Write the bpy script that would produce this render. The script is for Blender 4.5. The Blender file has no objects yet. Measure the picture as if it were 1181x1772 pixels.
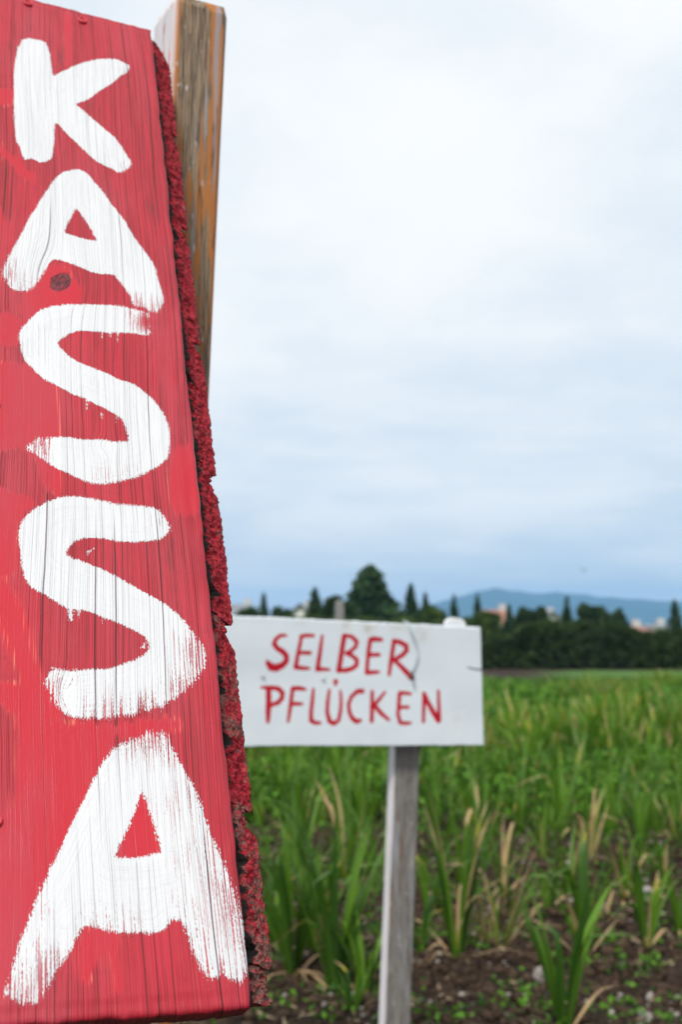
import bpy, math, random
import numpy as np
from mathutils import Vector, Matrix

S = bpy.context.scene
COL = S.collection
random.seed(7)
rng = np.random.default_rng(7)

# ------------------------------------------------------------------ camera
PW, PH, F = 1181.0, 1772.0, 1970.0          # photograph frame and focal length in its pixels
CAM_H = 1.45
PITCH = math.atan((1112 - PH / 2) / F)
cam_d = bpy.data.cameras.new('camera')
cam = bpy.data.objects.new('camera', cam_d)
COL.objects.link(cam)
cam.location = (0, 0, CAM_H)
cam.rotation_euler = (math.pi / 2 + PITCH, 0, 0)
cam_d.sensor_fit = 'VERTICAL'
cam_d.sensor_height = 36.0
cam_d.lens = 36.0 * F / PH
cam_d.clip_start = 0.05
cam_d.clip_end = 30000
cam_d.dof.use_dof = True
cam_d.dof.focus_distance = 0.90
cam_d.dof.aperture_fstop = (cam_d.lens / 1000) / 0.0055
cam_d.dof.aperture_blades = 9
S.camera = cam

# ------------------------------------------------------------------ sky and sun
SUN_EL, SUN_AZ = math.radians(52), math.radians(193)   # azimuth clockwise from +Y: behind the camera, to the left
W = bpy.data.worlds.new('World')
S.world = W
W.use_nodes = True


class NT:
    """small node-tree helper"""
    def __init__(s, tree):
        s.t = tree
        tree.nodes.clear()

    def n(s, typ, ins=None, **props):
        nd = s.t.nodes.new(typ)
        for k, v in props.items():
            setattr(nd, k, v)
        for k, v in (ins or {}).items():
            s.put(nd.inputs[k], v)
        return nd

    def put(s, sock, v):
        if isinstance(v, bpy.types.NodeSocket):
            s.t.links.new(v, sock)
        elif isinstance(v, bpy.types.Node):
            s.t.links.new(v.outputs[0], sock)
        else:
            if sock.type == 'RGBA' and len(v) == 3:
                v = (*v, 1)
            sock.default_value = v

    def m(s, op, a, b=0.0, c=0.0, clamp=False):
        nd = s.t.nodes.new('ShaderNodeMath')
        nd.operation = op
        nd.use_clamp = clamp
        s.put(nd.inputs[0], a)
        s.put(nd.inputs[1], b)
        s.put(nd.inputs[2], c)
        return nd.outputs[0]

    def vm(s, op, a, b):
        nd = s.t.nodes.new('ShaderNodeVectorMath')
        nd.operation = op
        s.put(nd.inputs[0], a)
        s.put(nd.inputs[1], b)
        return nd.outputs[0]

    def rng(s, v, a, b, c=0.0, d=1.0, smooth=True):
        nd = s.t.nodes.new('ShaderNodeMapRange')
        nd.interpolation_type = 'SMOOTHSTEP' if smooth else 'LINEAR'
        for i, x in enumerate((v, a, b, c, d)):
            s.put(nd.inputs[i], x)
        return nd.outputs[0]

    def mix(s, f, a, b, mode='MIX'):
        nd = s.t.nodes.new('ShaderNodeMix')
        nd.data_type = 'RGBA'
        nd.blend_type = mode
        s.put(nd.inputs[0], f)
        s.put(nd.inputs[6], a)
        s.put(nd.inputs[7], b)
        return nd.outputs[2]

    def noise(s, vec, scale, detail=3.0, rough=0.55, dist=0.0):
        nd = s.n('ShaderNodeTexNoise', {'Vector': vec, 'Scale': scale, 'Detail': detail, 'Roughness': rough, 'Distortion': dist})
        return nd.outputs[0]

    def attr(s, name):
        return s.n('ShaderNodeAttribute', attribute_name=name).outputs['Fac']

    def xyz(s, v):
        nd = s.n('ShaderNodeSeparateXYZ', {0: v})
        return nd.outputs[0], nd.outputs[1], nd.outputs[2]

    def vec(s, x, y, z=0.0):
        return s.n('ShaderNodeCombineXYZ', {0: x, 1: y, 2: z}).outputs[0]


w = NT(W.node_tree)
sky = w.n('ShaderNodeTexSky', sky_type='NISHITA')
sky.sun_disc = False
sky.sun_elevation = SUN_EL
sky.sun_rotation = SUN_AZ
sky.air_density = 1.0
sky.dust_density = 1.5
d = w.n('ShaderNodeTexCoord').outputs['Generated']
dx, dy, dz = w.xyz(d)
el = w.m('MAXIMUM', dz, 0.0)
inv = w.m('DIVIDE', 1.0, w.m('ADD', el, 0.16))
cp = w.vec(w.m('MULTIPLY', dx, inv), w.m('MULTIPLY', dy, inv), 0.0)     # a cloud deck seen in perspective
n1 = w.noise(w.vm('MULTIPLY', cp, (1.0, 1.0, 1)), 0.80, 5, 0.50, 0.25)
n2 = w.noise(w.vm('ADD', cp, (3.1, 7.7, 0)), 3.2, 4, 0.55, 0.2)
cover = w.m('ADD', w.rng(el, 0.00, 0.20, 0.72, 1.0), w.m('MULTIPLY', w.m('SUBTRACT', n1, 0.5), 0.9))
cover = w.m('ADD', cover, w.m('MULTIPLY', w.m('SUBTRACT', n2, 0.5), 0.22), clamp=True)
cover = w.rng(cover, 0.0, 1.0, 0.12, 0.98)
shade = w.rng(w.m('ADD', w.m('MULTIPLY', n1, 0.75), w.m('MULTIPLY', n2, 0.25)), 0.38, 0.60)
cloud = w.mix(shade, (7.7, 8.25, 8.75), (9.75, 9.7, 9.5))
blue = w.mix(1.0, sky.outputs[0], (0.96, 0.99, 1.04), 'MULTIPLY')
skycol = w.mix(cover, w.mix(0.5, blue, (7.3, 8.3, 9.1)), cloud)
bg = w.n('ShaderNodeBackground', {'Color': skycol, 'Strength': 0.1})
w.n('ShaderNodeOutputWorld', {'Surface': bg})

sun_d = bpy.data.lights.new('sun', 'SUN')
sun_d.energy = 3.3
sun_d.angle = math.radians(11)
sun_d.color = (1.0, 0.955, 0.89)
sun = bpy.data.objects.new('sun', sun_d)
COL.objects.link(sun)
sd = Vector((math.sin(SUN_AZ) * math.cos(SUN_EL), math.cos(SUN_AZ) * math.cos(SUN_EL), math.sin(SUN_EL)))
sun.rotation_euler = sd.to_track_quat('Z', 'Y').to_euler()
sun.location = sd * 40

vs = S.view_settings
vs.view_transform = 'Standard'
vs.look = 'None'
vs.exposure = 0.14
vs.gamma = 1.0
vs.use_curve_mapping = False
S.render.engine = 'CYCLES'
S.cycles.use_denoising = True
S.cycles.use_adaptive_sampling = True
S.cycles.adaptive_threshold = 0.012
S.cycles.max_bounces = 6
S.cycles.volume_bounces = 1
S.cycles.transparent_max_bounces = 6
S.cycles.sample_clamp_indirect = 6.0

# ------------------------------------------------------------------ helpers
RIGHT = np.array([1.0, 0, 0])
FWD = np.array([0, math.cos(PITCH), math.sin(PITCH)])
UP = np.array([0, -math.sin(PITCH), math.cos(PITCH)])
CAM = np.array([0, 0, CAM_H])


def camdir(x, y, z):
    """vector in (right, up, forward) of the photograph's frame -> world"""
    return RIGHT * x + UP * y + FWD * z


def ray(px, py):
    return camdir((px - PW / 2) / F, (PH / 2 - py) / F, 1.0)


def at(px, py, depth):
    return CAM + ray(px, py) * depth


def at_y(px, py, Y):
    r = ray(px, py)
    return CAM + r * (Y / r[1])


def on_ground(px, py, z=0.0):
    r = ray(px, py)
    return CAM + r * ((z - CAM_H) / r[2])


def on_plane(px, py, o, nrm):
    r = ray(px, py)
    return CAM + r * (np.dot(o - CAM, nrm) / np.dot(r, nrm))


def mesh_obj(name, verts, faces, mat, parent=None, smooth=False, attrs=None):
    me = bpy.data.meshes.new(name)
    me.from_pydata([tuple(map(float, v)) for v in verts], [], [tuple(map(int, f)) for f in faces])
    for k, a in (attrs or {}).items():
        at_ = me.attributes.new(k, 'FLOAT', 'POINT')
        at_.data.foreach_set('value', np.asarray(a, dtype=np.float32))
    if smooth:
        me.polygons.foreach_set('use_smooth', [True] * len(me.polygons))
    me.materials.append(mat)
    me.update()
    o = bpy.data.objects.new(name, me)
    COL.objects.link(o)
    if parent:
        o.parent = parent
    return o


def fast_mesh(name, verts, quads, mat, attrs=None, smooth=False, parent=None):
    """numpy arrays: verts (n,3), quads (m,4) or (m,3)"""
    verts = np.asarray(verts, dtype=np.float32)
    quads = np.asarray(quads, dtype=np.int32)
    k = quads.shape[1]
    me = bpy.data.meshes.new(name)
    me.vertices.add(len(verts))
    me.vertices.foreach_set('co', verts.ravel())
    me.loops.add(quads.size)
    me.loops.foreach_set('vertex_index', quads.ravel())
    me.polygons.add(len(quads))
    me.polygons.foreach_set('loop_start', np.arange(0, quads.size, k, dtype=np.int32))
    me.polygons.foreach_set('loop_total', np.full(len(quads), k, dtype=np.int32))
    if smooth:
        me.polygons.foreach_set('use_smooth', np.ones(len(quads), dtype=bool))
    for kk, a in (attrs or {}).items():
        at_ = me.attributes.new(kk, 'FLOAT', 'POINT')
        at_.data.foreach_set('value', np.asarray(a, dtype=np.float32))
    me.update(calc_edges=True)
    me.validate()
    me.materials.append(mat)
    o = bpy.data.objects.new(name, me)
    COL.objects.link(o)
    if parent:
        o.parent = parent
    return o


def tag(o, label=None, cat=None, group=None, kind=None):
    for k, v in (('label', label), ('category', cat), ('group', group), ('kind', kind)):
        if v:
            o[k] = v
    return o


def empty(name, loc, rz=0.0):
    o = bpy.data.objects.new(name, None)
    o.empty_display_size = 0.1
    COL.objects.link(o)
    o.location = tuple(map(float, loc))
    o.rotation_euler = (0, 0, rz)
    return o


def hash2(i, j, seed):
    h = (i.astype(np.int64) * 374761393 + j.astype(np.int64) * 668265263 + seed * 974634777) & 0x7fffffff
    h = ((h ^ (h >> 13)) * 1274126177) & 0x7fffffff
    return ((h ^ (h >> 16)) & 0xffff) / 65535.0


def vnoise(x, y, seed=0):
    i, j = np.floor(x), np.floor(y)
    fx, fy = x - i, y - j
    fx = fx * fx * (3 - 2 * fx)
    fy = fy * fy * (3 - 2 * fy)
    i = i.astype(np.int64)
    j = j.astype(np.int64)
    a, b = hash2(i, j, seed), hash2(i + 1, j, seed)
    c, e = hash2(i, j + 1, seed), hash2(i + 1, j + 1, seed)
    return (a * (1 - fx) + b * fx) * (1 - fy) + (c * (1 - fx) + e * fx) * fy


def fbm(x, y, seed=0, octv=4):
    s, a, t = 0, 1.0, 0
    for k in range(octv):
        s = s + a * vnoise(x * 2 ** k, y * 2 ** k, seed + k)
        t += a
        a *= 0.5
    return s / t


def sdf_poly(P, poly):
    """signed distance, positive inside; P (n,2), poly (k,2)"""
    poly = np.asarray(poly)
    A, B = poly, np.roll(poly, -1, 0)
    best = np.full(len(P), 1e9)
    ins = np.zeros(len(P), bool)
    for a, b in zip(A, B):
        e = b - a
        wv = P - a
        t = np.clip((wv @ e) / max(e @ e, 1e-12), 0, 1)
        best = np.minimum(best, np.linalg.norm(wv - t[:, None] * e, axis=1))
        c = ((a[1] > P[:, 1]) != (b[1] > P[:, 1]))
        with np.errstate(divide='ignore', invalid='ignore'):
            ins ^= c & (P[:, 0] < (b[0] - a[0]) * (P[:, 1] - a[1]) / (b[1] - a[1]) + a[0])
    return np.where(ins, best, -best)


def smooth_poly(pts, n=4):
    """closed Catmull-Rom"""
    p = np.asarray(pts, float)
    out = []
    k = len(p)
    for i in range(k):
        a, b, c, e = p[i - 1], p[i], p[(i + 1) % k], p[(i + 2) % k]
        for t in np.arange(n) / n:
            out.append(0.5 * (2 * b + (c - a) * t + (2 * a - 5 * b + 4 * c - e) * t * t + (3 * b - a - 3 * c + e) * t ** 3))
    return np.array(out)


def sdf_stroke(P, pts, rad):
    """signed distance (positive inside) to a brush stroke through pts with radii rad"""
    best = np.full(len(P), -1e9)
    for (a, b, ra, rb) in zip(pts[:-1], pts[1:], rad[:-1], rad[1:]):
        e = b - a
        t = np.clip(((P - a) @ e) / max(e @ e, 1e-12), 0, 1)
        best = np.maximum(best, ra + (rb - ra) * t - np.linalg.norm(P - a - t[:, None] * e, axis=1))
    return best


def material(name):
    m = bpy.data.materials.new(name)
    m.use_nodes = True
    return m, NT(m.node_tree)


def finish(t, color, rough=0.6, bump=None, bstr=0.5, bdist=0.001, spec=0.5, extra=None):
    ins = {'Base Color': color, 'Roughness': rough, 'Specular IOR Level': spec}
    if bump is not None:
        b = t.n('ShaderNodeBump', {'Strength': bstr, 'Distance': bdist, 'Height': bump})
        ins['Normal'] = b
    ins.update(extra or {})
    p = t.n('ShaderNodeBsdfPrincipled', ins)
    t.n('ShaderNodeOutputMaterial', {'Surface': p})


# ------------------------------------------------------------------ materials
def mat_board():
    m, t = material('red_painted_board')
    oc = t.n('ShaderNodeTexCoord').outputs['Object']
    x, y, z = t.xyz(oc)
    gx = t.attr('gx')
    g = t.vec(gx, y, z)
    fine = t.noise(t.vm('MULTIPLY', g, (620, 7, 200)), 1.0, 3, 0.6)
    mid = t.noise(t.vm('MULTIPLY', g, (150, 3.0, 60)), 1.0, 2, 0.5)
    blot = t.noise(t.vm('MULTIPLY', oc, (14, 6, 14)), 1.0, 4, 0.6)
    speck = t.noise(t.vm('MULTIPLY', oc, (900, 260, 900)), 1.0, 2, 0.6)
    # drying cracks: thin lines that follow the grain, each with its own random start and end
    wig = t.m('MULTIPLY', t.m('SUBTRACT', t.noise(t.vm('MULTIPLY', g, (60, 14, 1)), 1.0, 2), 0.5), 0.0022)
    gw = t.m('ADD', gx, wig)

    def lines(scale, width, lo, hi, vfreq):
        vo = t.n('ShaderNodeTexVoronoi', {'W': t.m('MULTIPLY', gw, scale), 'Scale': 1.0, 'Randomness': 0.9}, voronoi_dimensions='1D', feature='F1')
        dist = t.m('DIVIDE', vo.outputs['Distance'], scale)
        cid = t.xyz(vo.outputs['Color'])[0]
        gate = t.rng(t.noise(t.vec(t.m('MULTIPLY', y, vfreq), t.m('MULTIPLY', cid, 57.0), 0.0), 1.0, 1), lo, hi)
        wd = t.m('MULTIPLY', gate, width)
        ln = t.rng(dist, wd, t.m('MULTIPLY_ADD', wd, 0.4, 0.00001), 0.0, 1.0)
        return t.m('MULTIPLY', ln, t.rng(gate, 0.0, 0.12)), gate
    crack, cgate = lines(48, 0.00070, 0.44, 0.64, 3.0)
    crack2, cg2 = lines(170, 0.00046, 0.44, 0.64, 5.0)
    crack3, cg3 = lines(430, 0.00042, 0.34, 0.60, 11.0)
    fresh = t.rng(t.m('ADD', t.attr('fresh'), t.m('MULTIPLY', t.m('SUBTRACT', t.m('ADD', t.m('MULTIPLY', mid, 0.5), t.m('MULTIPLY', blot, 0.5)), 0.5), 0.040)), -0.0022, 0.0030)
    bare = t.m('SUBTRACT', 1.0, fresh)
    crk = t.m('MAXIMUM', t.m('MULTIPLY', crack, t.m('MULTIPLY_ADD', bare, 0.75, 0.25)), t.m('MULTIPLY', t.m('MAXIMUM', t.m('MULTIPLY', crack2, t.rng(blot, 0.35, 0.65, 0.55, 0.9)), t.m('MULTIPLY', crack3, t.rng(blot, 0.62, 0.40, 0.05, 0.45))), t.m('MULTIPLY_ADD', bare, 0.88, 0.12)))
    crk = t.m('MAXIMUM', crk, t.attr('knotline'))
    # old, thin coat: pigment sits on the ridges, grooves are dark
    thin = t.m('ADD', t.m('MULTIPLY', fine, 0.65), t.m('MULTIPLY', mid, 0.35))
    old = t.mix(t.rng(thin, 0.34, 0.60), (0.270, 0.014, 0.022), (0.430, 0.020, 0.037))
    old = t.mix(t.rng(blot, 0.38, 0.72), old, t.mix(0.42, old, (0.480, 0.020, 0.036)))
    new = t.mix(blot, (0.430, 0.015, 0.027), (0.500, 0.019, 0.034))
    red = t.mix(fresh, old, new)
    fade = t.rng(t.noise(t.vm('MULTIPLY', t.vm('ADD', oc, (4, 1, 0)), (11, 3.4, 1)), 1.0, 4, 0.62), 0.44, 0.68)
    red = t.mix(t.m('MULTIPLY', fade, 0.60), red, (0.40, 0.045, 0.066))
    grime = t.rng(t.noise(t.vm('MULTIPLY', t.vm('ADD', g, (8, 2, 0)), (55, 7, 1)), 1.0, 4, 0.65), 0.60, 0.74)
    red = t.mix(t.m('MULTIPLY', t.m('MULTIPLY', grime, bare), 0.75), red, (0.15, 0.022, 0.024))
    # orange flecks along the rims of overpainted strokes
    rim = t.rng(t.m('ABSOLUTE', t.attr('fresh')), 0.0, 0.004, 1.0, 0.0)
    fl = t.m('MULTIPLY', rim, t.rng(fine, 0.56, 0.66))
    fl = t.m('MULTIPLY', fl, t.rng(blot, 0.42, 0.55))
    red = t.mix(t.m('MULTIPLY', fl, 0.7), red, (0.78, 0.22, 0.13))
    kn = t.attr('knot')
    kring = t.noise(t.vm('MULTIPLY', t.vec(kn, t.m('MULTIPLY', x, 90), t.m('MULTIPLY', y, 90)), (1.9, 2.4, 1.3)), 1.5, 4, 0.65, 1.2)
    kcol = t.mix(t.rng(kring, 0.35, 0.62), (0.030, 0.004, 0.007), (0.22, 0.014, 0.026))
    kmask = t.rng(kn, 1.0, 0.86)
    red = t.mix(kmask, red, kcol)
    red = t.mix(t.m('MULTIPLY', crk, 0.9), red, (0.052, 0.012, 0.012))
    # brushed white letters: stored outline, broken up by bristles and grain
    sdw = t.attr('white')
    dry = t.attr('dry')
    bris = t.noise(t.vm('MULTIPLY', oc, (420, 70, 1)), 1.0, 3, 0.65)
    amp = t.m('MULTIPLY_ADD', dry, 0.024, 0.0085)
    spk2 = t.noise(t.vm('MULTIPLY', oc, (1150, 420, 1)), 1.0, 2, 0.6)
    jit = t.m('ADD', t.m('MULTIPLY', t.m('SUBTRACT', fine, 0.5), 0.35), t.m('ADD', t.m('MULTIPLY', t.m('SUBTRACT', bris, 0.5), 0.35), t.m('MULTIPLY', t.m('SUBTRACT', spk2, 0.5), 0.75)))
    strk = t.noise(t.vm('MULTIPLY', g, (760, 16, 1)), 1.0, 2, 0.6)
    jdry = t.m('ADD', t.m('MULTIPLY', t.m('SUBTRACT', strk, 0.5), 0.95), t.m('MULTIPLY', t.m('SUBTRACT', spk2, 0.5), 0.45))
    df = t.m('MULTIPLY', dry, 1.0, clamp=True)
    jit = t.m('ADD', t.m('MULTIPLY', jit, t.m('SUBTRACT', 1.0, df)), t.m('MULTIPLY', jdry, df))
    sdj = t.m('ADD', sdw, t.m('MULTIPLY', jit, amp))
    wm = t.rng(sdj, -0.0003, 0.0005)
    # fully covering in the middle; ridged grain shows through near rims and where the brush ran dry
    holes = t.rng(t.m('ADD', fine, t.m('MULTIPLY', speck, 0.35)), 0.45, 0.37)
    holes = t.m('MULTIPLY', holes, t.m('ADD', t.rng(sdw, 0.002, 0.009, 0.45, 0.0), t.m('MULTIPLY', dry, 0.95), clamp=True))
    streak = t.m('ADD', strk, t.m('MULTIPLY', t.m('SUBTRACT', spk2, 0.5), 0.35))
    hol2 = t.m('MULTIPLY', t.rng(streak, t.m('MULTIPLY_ADD', dry, 0.24, 0.34), t.m('MULTIPLY_ADD', dry, 0.24, 0.29)), t.rng(dry, 0.12, 0.35))
    hol2 = t.m('MULTIPLY', hol2, t.rng(sdw, 0.004, 0.026, 1.0, 0.35))
    holes = t.m('MAXIMUM', holes, hol2)
    wm = t.m('MULTIPLY', wm, t.m('SUBTRACT', 1.0, t.m('MULTIPLY', holes, 0.9)))
    wcol = t.mix(t.rng(thin, 0.30, 0.52), (0.545, 0.565, 0.59), (0.625, 0.635, 0.65))
    wcol = t.mix(t.rng(blot, 0.55, 0.75, 0.0, 0.25), wcol, (0.55, 0.575, 0.605))
    wcrk = t.m('MAXIMUM', t.m('MULTIPLY', crack, t.rng(cgate, 0.1, 0.9, 0.25, 0.9)), t.m('MULTIPLY', t.m('MAXIMUM', t.m('MULTIPLY', crack2, 0.22), t.m('MULTIPLY', crack3, 0.08)), t.rng(blot, 0.40, 0.62)))
    wcol = t.mix(wcrk, wcol, (0.16, 0.11, 0.15))
    brush = t.noise(t.vec(t.m('MULTIPLY', sdw, 620), t.m('MULTIPLY', x, 26), t.m('MULTIPLY', y, 26)), 1.0, 3, 0.6)
    wcol = t.mix(t.rng(brush, 0.50, 0.30, 0.0, 0.22), wcol, (0.47, 0.475, 0.51))
    col = t.mix(wm, red, wcol)
    h = t.m('MULTIPLY', thin, t.m('MULTIPLY_ADD', bare, 0.75, 0.25))
    h = t.m('SUBTRACT', h, t.m('MULTIPLY', crk, 0.9))
    h = t.m('ADD', h, t.m('MULTIPLY', wm, t.m('MULTIPLY_ADD', brush, 0.42, 0.12)))
    h = t.m('ADD', h, t.m('MULTIPLY', fresh, 0.30))
    h = t.m('SUBTRACT', h, t.m('MULTIPLY', kmask, t.m('MULTIPLY_ADD', kring, -0.9, 0.9)))
    h = t.m('ADD', h, t.m('MULTIPLY', t.noise(oc, 260, 2), t.m('MULTIPLY', fresh, 0.16)))
    rough = t.m('ADD', t.m('MULTIPLY_ADD', bare, 0.20, 0.36), t.m('MULTIPLY', wm, 0.12))
    col = t.mix(t.m('MULTIPLY', t.attr('cut'), t.rng(blot, 0.2, 0.6, 0.65, 0.95)), col, t.mix(fine, (0.05, 0.016, 0.014), (0.16, 0.03, 0.028)))  # underside's shading and dirt, put into the colour of sides and back
    finish(m_t(m, t), col, rough, h, 0.75, 0.0011, 0.32)
    return m


def m_t(m, t):
    return t


def mat_plank():
    m, t = material('rough_red_end_grain')
    oc = t.n('ShaderNodeTexCoord').outputs['Object']
    big = t.noise(oc, 28, 4, 0.6)
    vor = t.n('ShaderNodeTexVoronoi', {'Vector': oc, 'Scale': 430.0, 'Randomness': 1.0}, feature='F1').outputs['Distance']
    cel = t.n('ShaderNodeTexVoronoi', {'Vector': t.vm('ADD', oc, t.vm('MULTIPLY', t.n('ShaderNodeTexNoise', {'Vector': oc, 'Scale': 170.0, 'Detail': 3.0}).outputs['Color'], (0.010, 0.010, 0.010))), 'Scale': 210.0}, feature='DISTANCE_TO_EDGE').outputs[0]
    fz = t.noise(t.vm('MULTIPLY', oc, (0.5, 1, 0.35)), 420, 4, 0.65)
    lo = t.noise(t.vm('ADD', oc, (2, 9, 4)), 60, 3, 0.6)
    red = t.mix(t.rng(fz, 0.30, 0.70), (0.20, 0.005, 0.012), (0.52, 0.022, 0.040))
    red = t.mix(t.rng(lo, 0.35, 0.7), red, t.mix(0.5, red, (0.62, 0.05, 0.06)))
    wear = t.attr('wear')
    wood = t.mix(fz, (0.07, 0.048, 0.038), (0.30, 0.22, 0.165))
    wf = t.rng(t.m('ADD', t.m('MULTIPLY', big, 0.6), t.m('ADD', t.m('MULTIPLY', lo, 0.4), t.m('MULTIPLY', wear, 0.24))), 0.60, 0.68)
    col = t.mix(t.m('MULTIPLY', t.m('MULTIPLY', wf, t.rng(fz, 0.62, 0.42, 0.25, 1.0)), 0.9), red, wood)
    chk = t.rng(t.noise(t.vm('ADD', oc, (5, 1, 2)), 26, 2), 0.70, 0.77)
    col = t.mix(t.m('MULTIPLY', chk, t.rng(fz, 0.4, 0.55)), col, (0.62, 0.50, 0.48))
    col = t.mix(t.m('MULTIPLY', t.rng(cel, 0.0, 0.08, 0.8, 0.0), t.rng(lo, 0.35, 0.62, 0.15, 1.0)), col, (0.02, 0.006, 0.006))
    pit = t.rng(t.noise(t.vm('ADD', oc, (7, 3, 1)), 230, 4, 0.65), 0.42, 0.34)
    col = t.mix(t.m('MULTIPLY', pit, 0.75), col, (0.03, 0.004, 0.006))
    # hidden front faces: unpainted wood, coloured near-black to paint in the gap's shade
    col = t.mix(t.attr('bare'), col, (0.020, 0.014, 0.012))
    h = t.m('ADD', t.m('MULTIPLY', fz, 0.9), t.m('ADD', t.m('MULTIPLY', vor, 0.8), t.m('MULTIPLY', pit, -1.2)))
    finish(t, col, 0.8, h, 0.7, 0.0016, 0.2)
    return m


def mat_post(name, base, dark, accent, accent_lo, accent_hi, white_face=False):
    m, t = material(name)
    oc = t.n('ShaderNodeTexCoord').outputs['Object']
    x, y, z = t.xyz(oc)
    warp = t.noise(t.vm('MULTIPLY', oc, (6, 6, 1.2)), 1.0, 2)
    gx = t.vec(t.m('MULTIPLY_ADD', warp, 0.012, x), y, z)
    g = t.noise(t.vm('MULTIPLY', gx, (300, 300, 13)), 1.0, 4, 0.72)
    band = t.noise(t.vm('MULTIPLY', gx, (75, 75, 1.5)), 1.0, 3, 0.6)
    acc = t.rng(t.noise(t.vm('MULTIPLY', gx, (48, 48, 4.2)), 1.0, 4, 0.65), accent_lo, accent_hi)
    col = t.mix(t.rng(g, 0.38, 0.60), dark, base)
    col = t.mix(acc, col, accent)
    grey = t.rng(t.noise(t.vm('MULTIPLY', t.vm('ADD', gx, (1, 2, 3)), (90, 90, 2.4)), 1.0, 2, 0.6), 0.57, 0.64)
    col = t.mix(t.m('MULTIPLY', grey, 0.7), col, (0.30, 0.33, 0.37))
    crk = t.rng(t.m('ABSOLUTE', t.m('SUBTRACT', band, 0.5)), 0.0, 0.012, 1.0, 0.0)
    col = t.mix(t.m('MULTIPLY', crk, 0.8), col, (0.035, 0.026, 0.02))
    spk = t.rng(t.noise(t.vm('MULTIPLY', oc, (150, 150, 40)), 1.0, 2), 0.67, 0.74)
    col = t.mix(t.m('MULTIPLY', spk, 0.7), col, (0.55, 0.53, 0.50))
    if white_face:
        pale_side = t.attr('pale_side')
        spl = t.rng(t.noise(t.vm('MULTIPLY', oc, (60, 60, 12)), 1.0, 3), 0.60, 0.66)
        wc = t.mix(t.m('MULTIPLY', spl, t.attr('splash')), t.mix(g, (0.60, 0.56, 0.58), (0.80, 0.78, 0.79)), (0.66, 0.10, 0.12))
        col = t.mix(pale_side, col, wc)
    h = t.m('SUBTRACT', g, t.m('MULTIPLY', crk, 0.8))
    finish(t, col, 0.7, h, 0.8, 0.0016, 0.3)
    return m


def mat_white_sign():
    m, t = material('white_painted_sign')
    oc = t.n('ShaderNodeTexCoord').outputs['Object']
    blot = t.noise(oc, 9, 4, 0.6)
    fz = t.noise(t.vm('MULTIPLY', oc, (12, 60, 160)), 1.0, 3)
    col = t.mix(t.rng(blot, 0.36, 0.7), (0.68, 0.755, 0.81), (0.72, 0.785, 0.83))
    col = t.mix(t.rng(fz, 0.55, 0.8, 0.0, 0.25), col, (0.63, 0.70, 0.755))
    dirt = t.attr('dirt')
    col = t.mix(t.m('MULTIPLY', dirt, t.rng(t.noise(oc, 40, 3), 0.3, 0.7)), col, (0.44, 0.38, 0.28))
    sdw = t.m('ADD', t.attr('ink'), t.m('MULTIPLY', t.m('SUBTRACT', t.noise(oc, 220, 2), 0.5), 0.003))
    ink = t.rng(sdw, -0.0005, 0.0008)
    inkc = t.mix(t.noise(oc, 35, 2), (0.42, 0.004, 0.016), (0.54, 0.008, 0.028))
    col = t.mix(ink, col, inkc)
    col = t.mix(t.rng(t.attr('split'), -0.0006, 0.0006), col, (0.19, 0.19, 0.19))
    finish(t, col, 0.5, fz, 0.3, 0.0006, 0.35)
    return m


def mat_leaf():
    m, t = material('sword_leaf')
    dry = t.attr('dry')
    oc = t.n('ShaderNodeTexCoord').outputs['Object']
    rnd = t.n('ShaderNodeObjectInfo').outputs['Random']
    tone = t.attr('tone')
    st = t.noise(t.vm('MULTIPLY', oc, (90, 90, 6)), 1.0, 2)
    mixv = t.m('ADD', t.m('MULTIPLY', rnd, 0.4), t.m('MULTIPLY', tone, 0.6))
    gr = t.mix(mixv, (0.010, 0.046, 0.006), (0.165, 0.330, 0.018))
    gr = t.mix(t.m('MULTIPLY', st, 0.5), gr, (0.055, 0.140, 0.018))
    ye = t.mix(st, (0.30, 0.30, 0.035), (0.46, 0.37, 0.06))
    ta = t.mix(st, (0.38, 0.22, 0.09), (0.66, 0.50, 0.29))
    dj = t.m('ADD', dry, t.m('MULTIPLY', t.m('SUBTRACT', st, 0.5), 0.35))
    col = t.mix(t.rng(dj, 0.15, 0.50), gr, ye)
    col = t.mix(t.rng(dj, 0.50, 0.85), col, ta)
    p = t.n('ShaderNodeBsdfPrincipled', {'Base Color': col, 'Roughness': 0.5, 'Specular IOR Level': 0.35})
    tr = t.n('ShaderNodeBsdfTranslucent', {'Color': t.mix(0.5, col, t.mix(1.0, col, (1.3, 1.5, 0.6), 'MULTIPLY'))})
    mx = t.n('ShaderNodeMixShader', {0: 0.28, 1: p, 2: tr})
    t.n('ShaderNodeOutputMaterial', {'Surface': mx})
    return m


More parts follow.
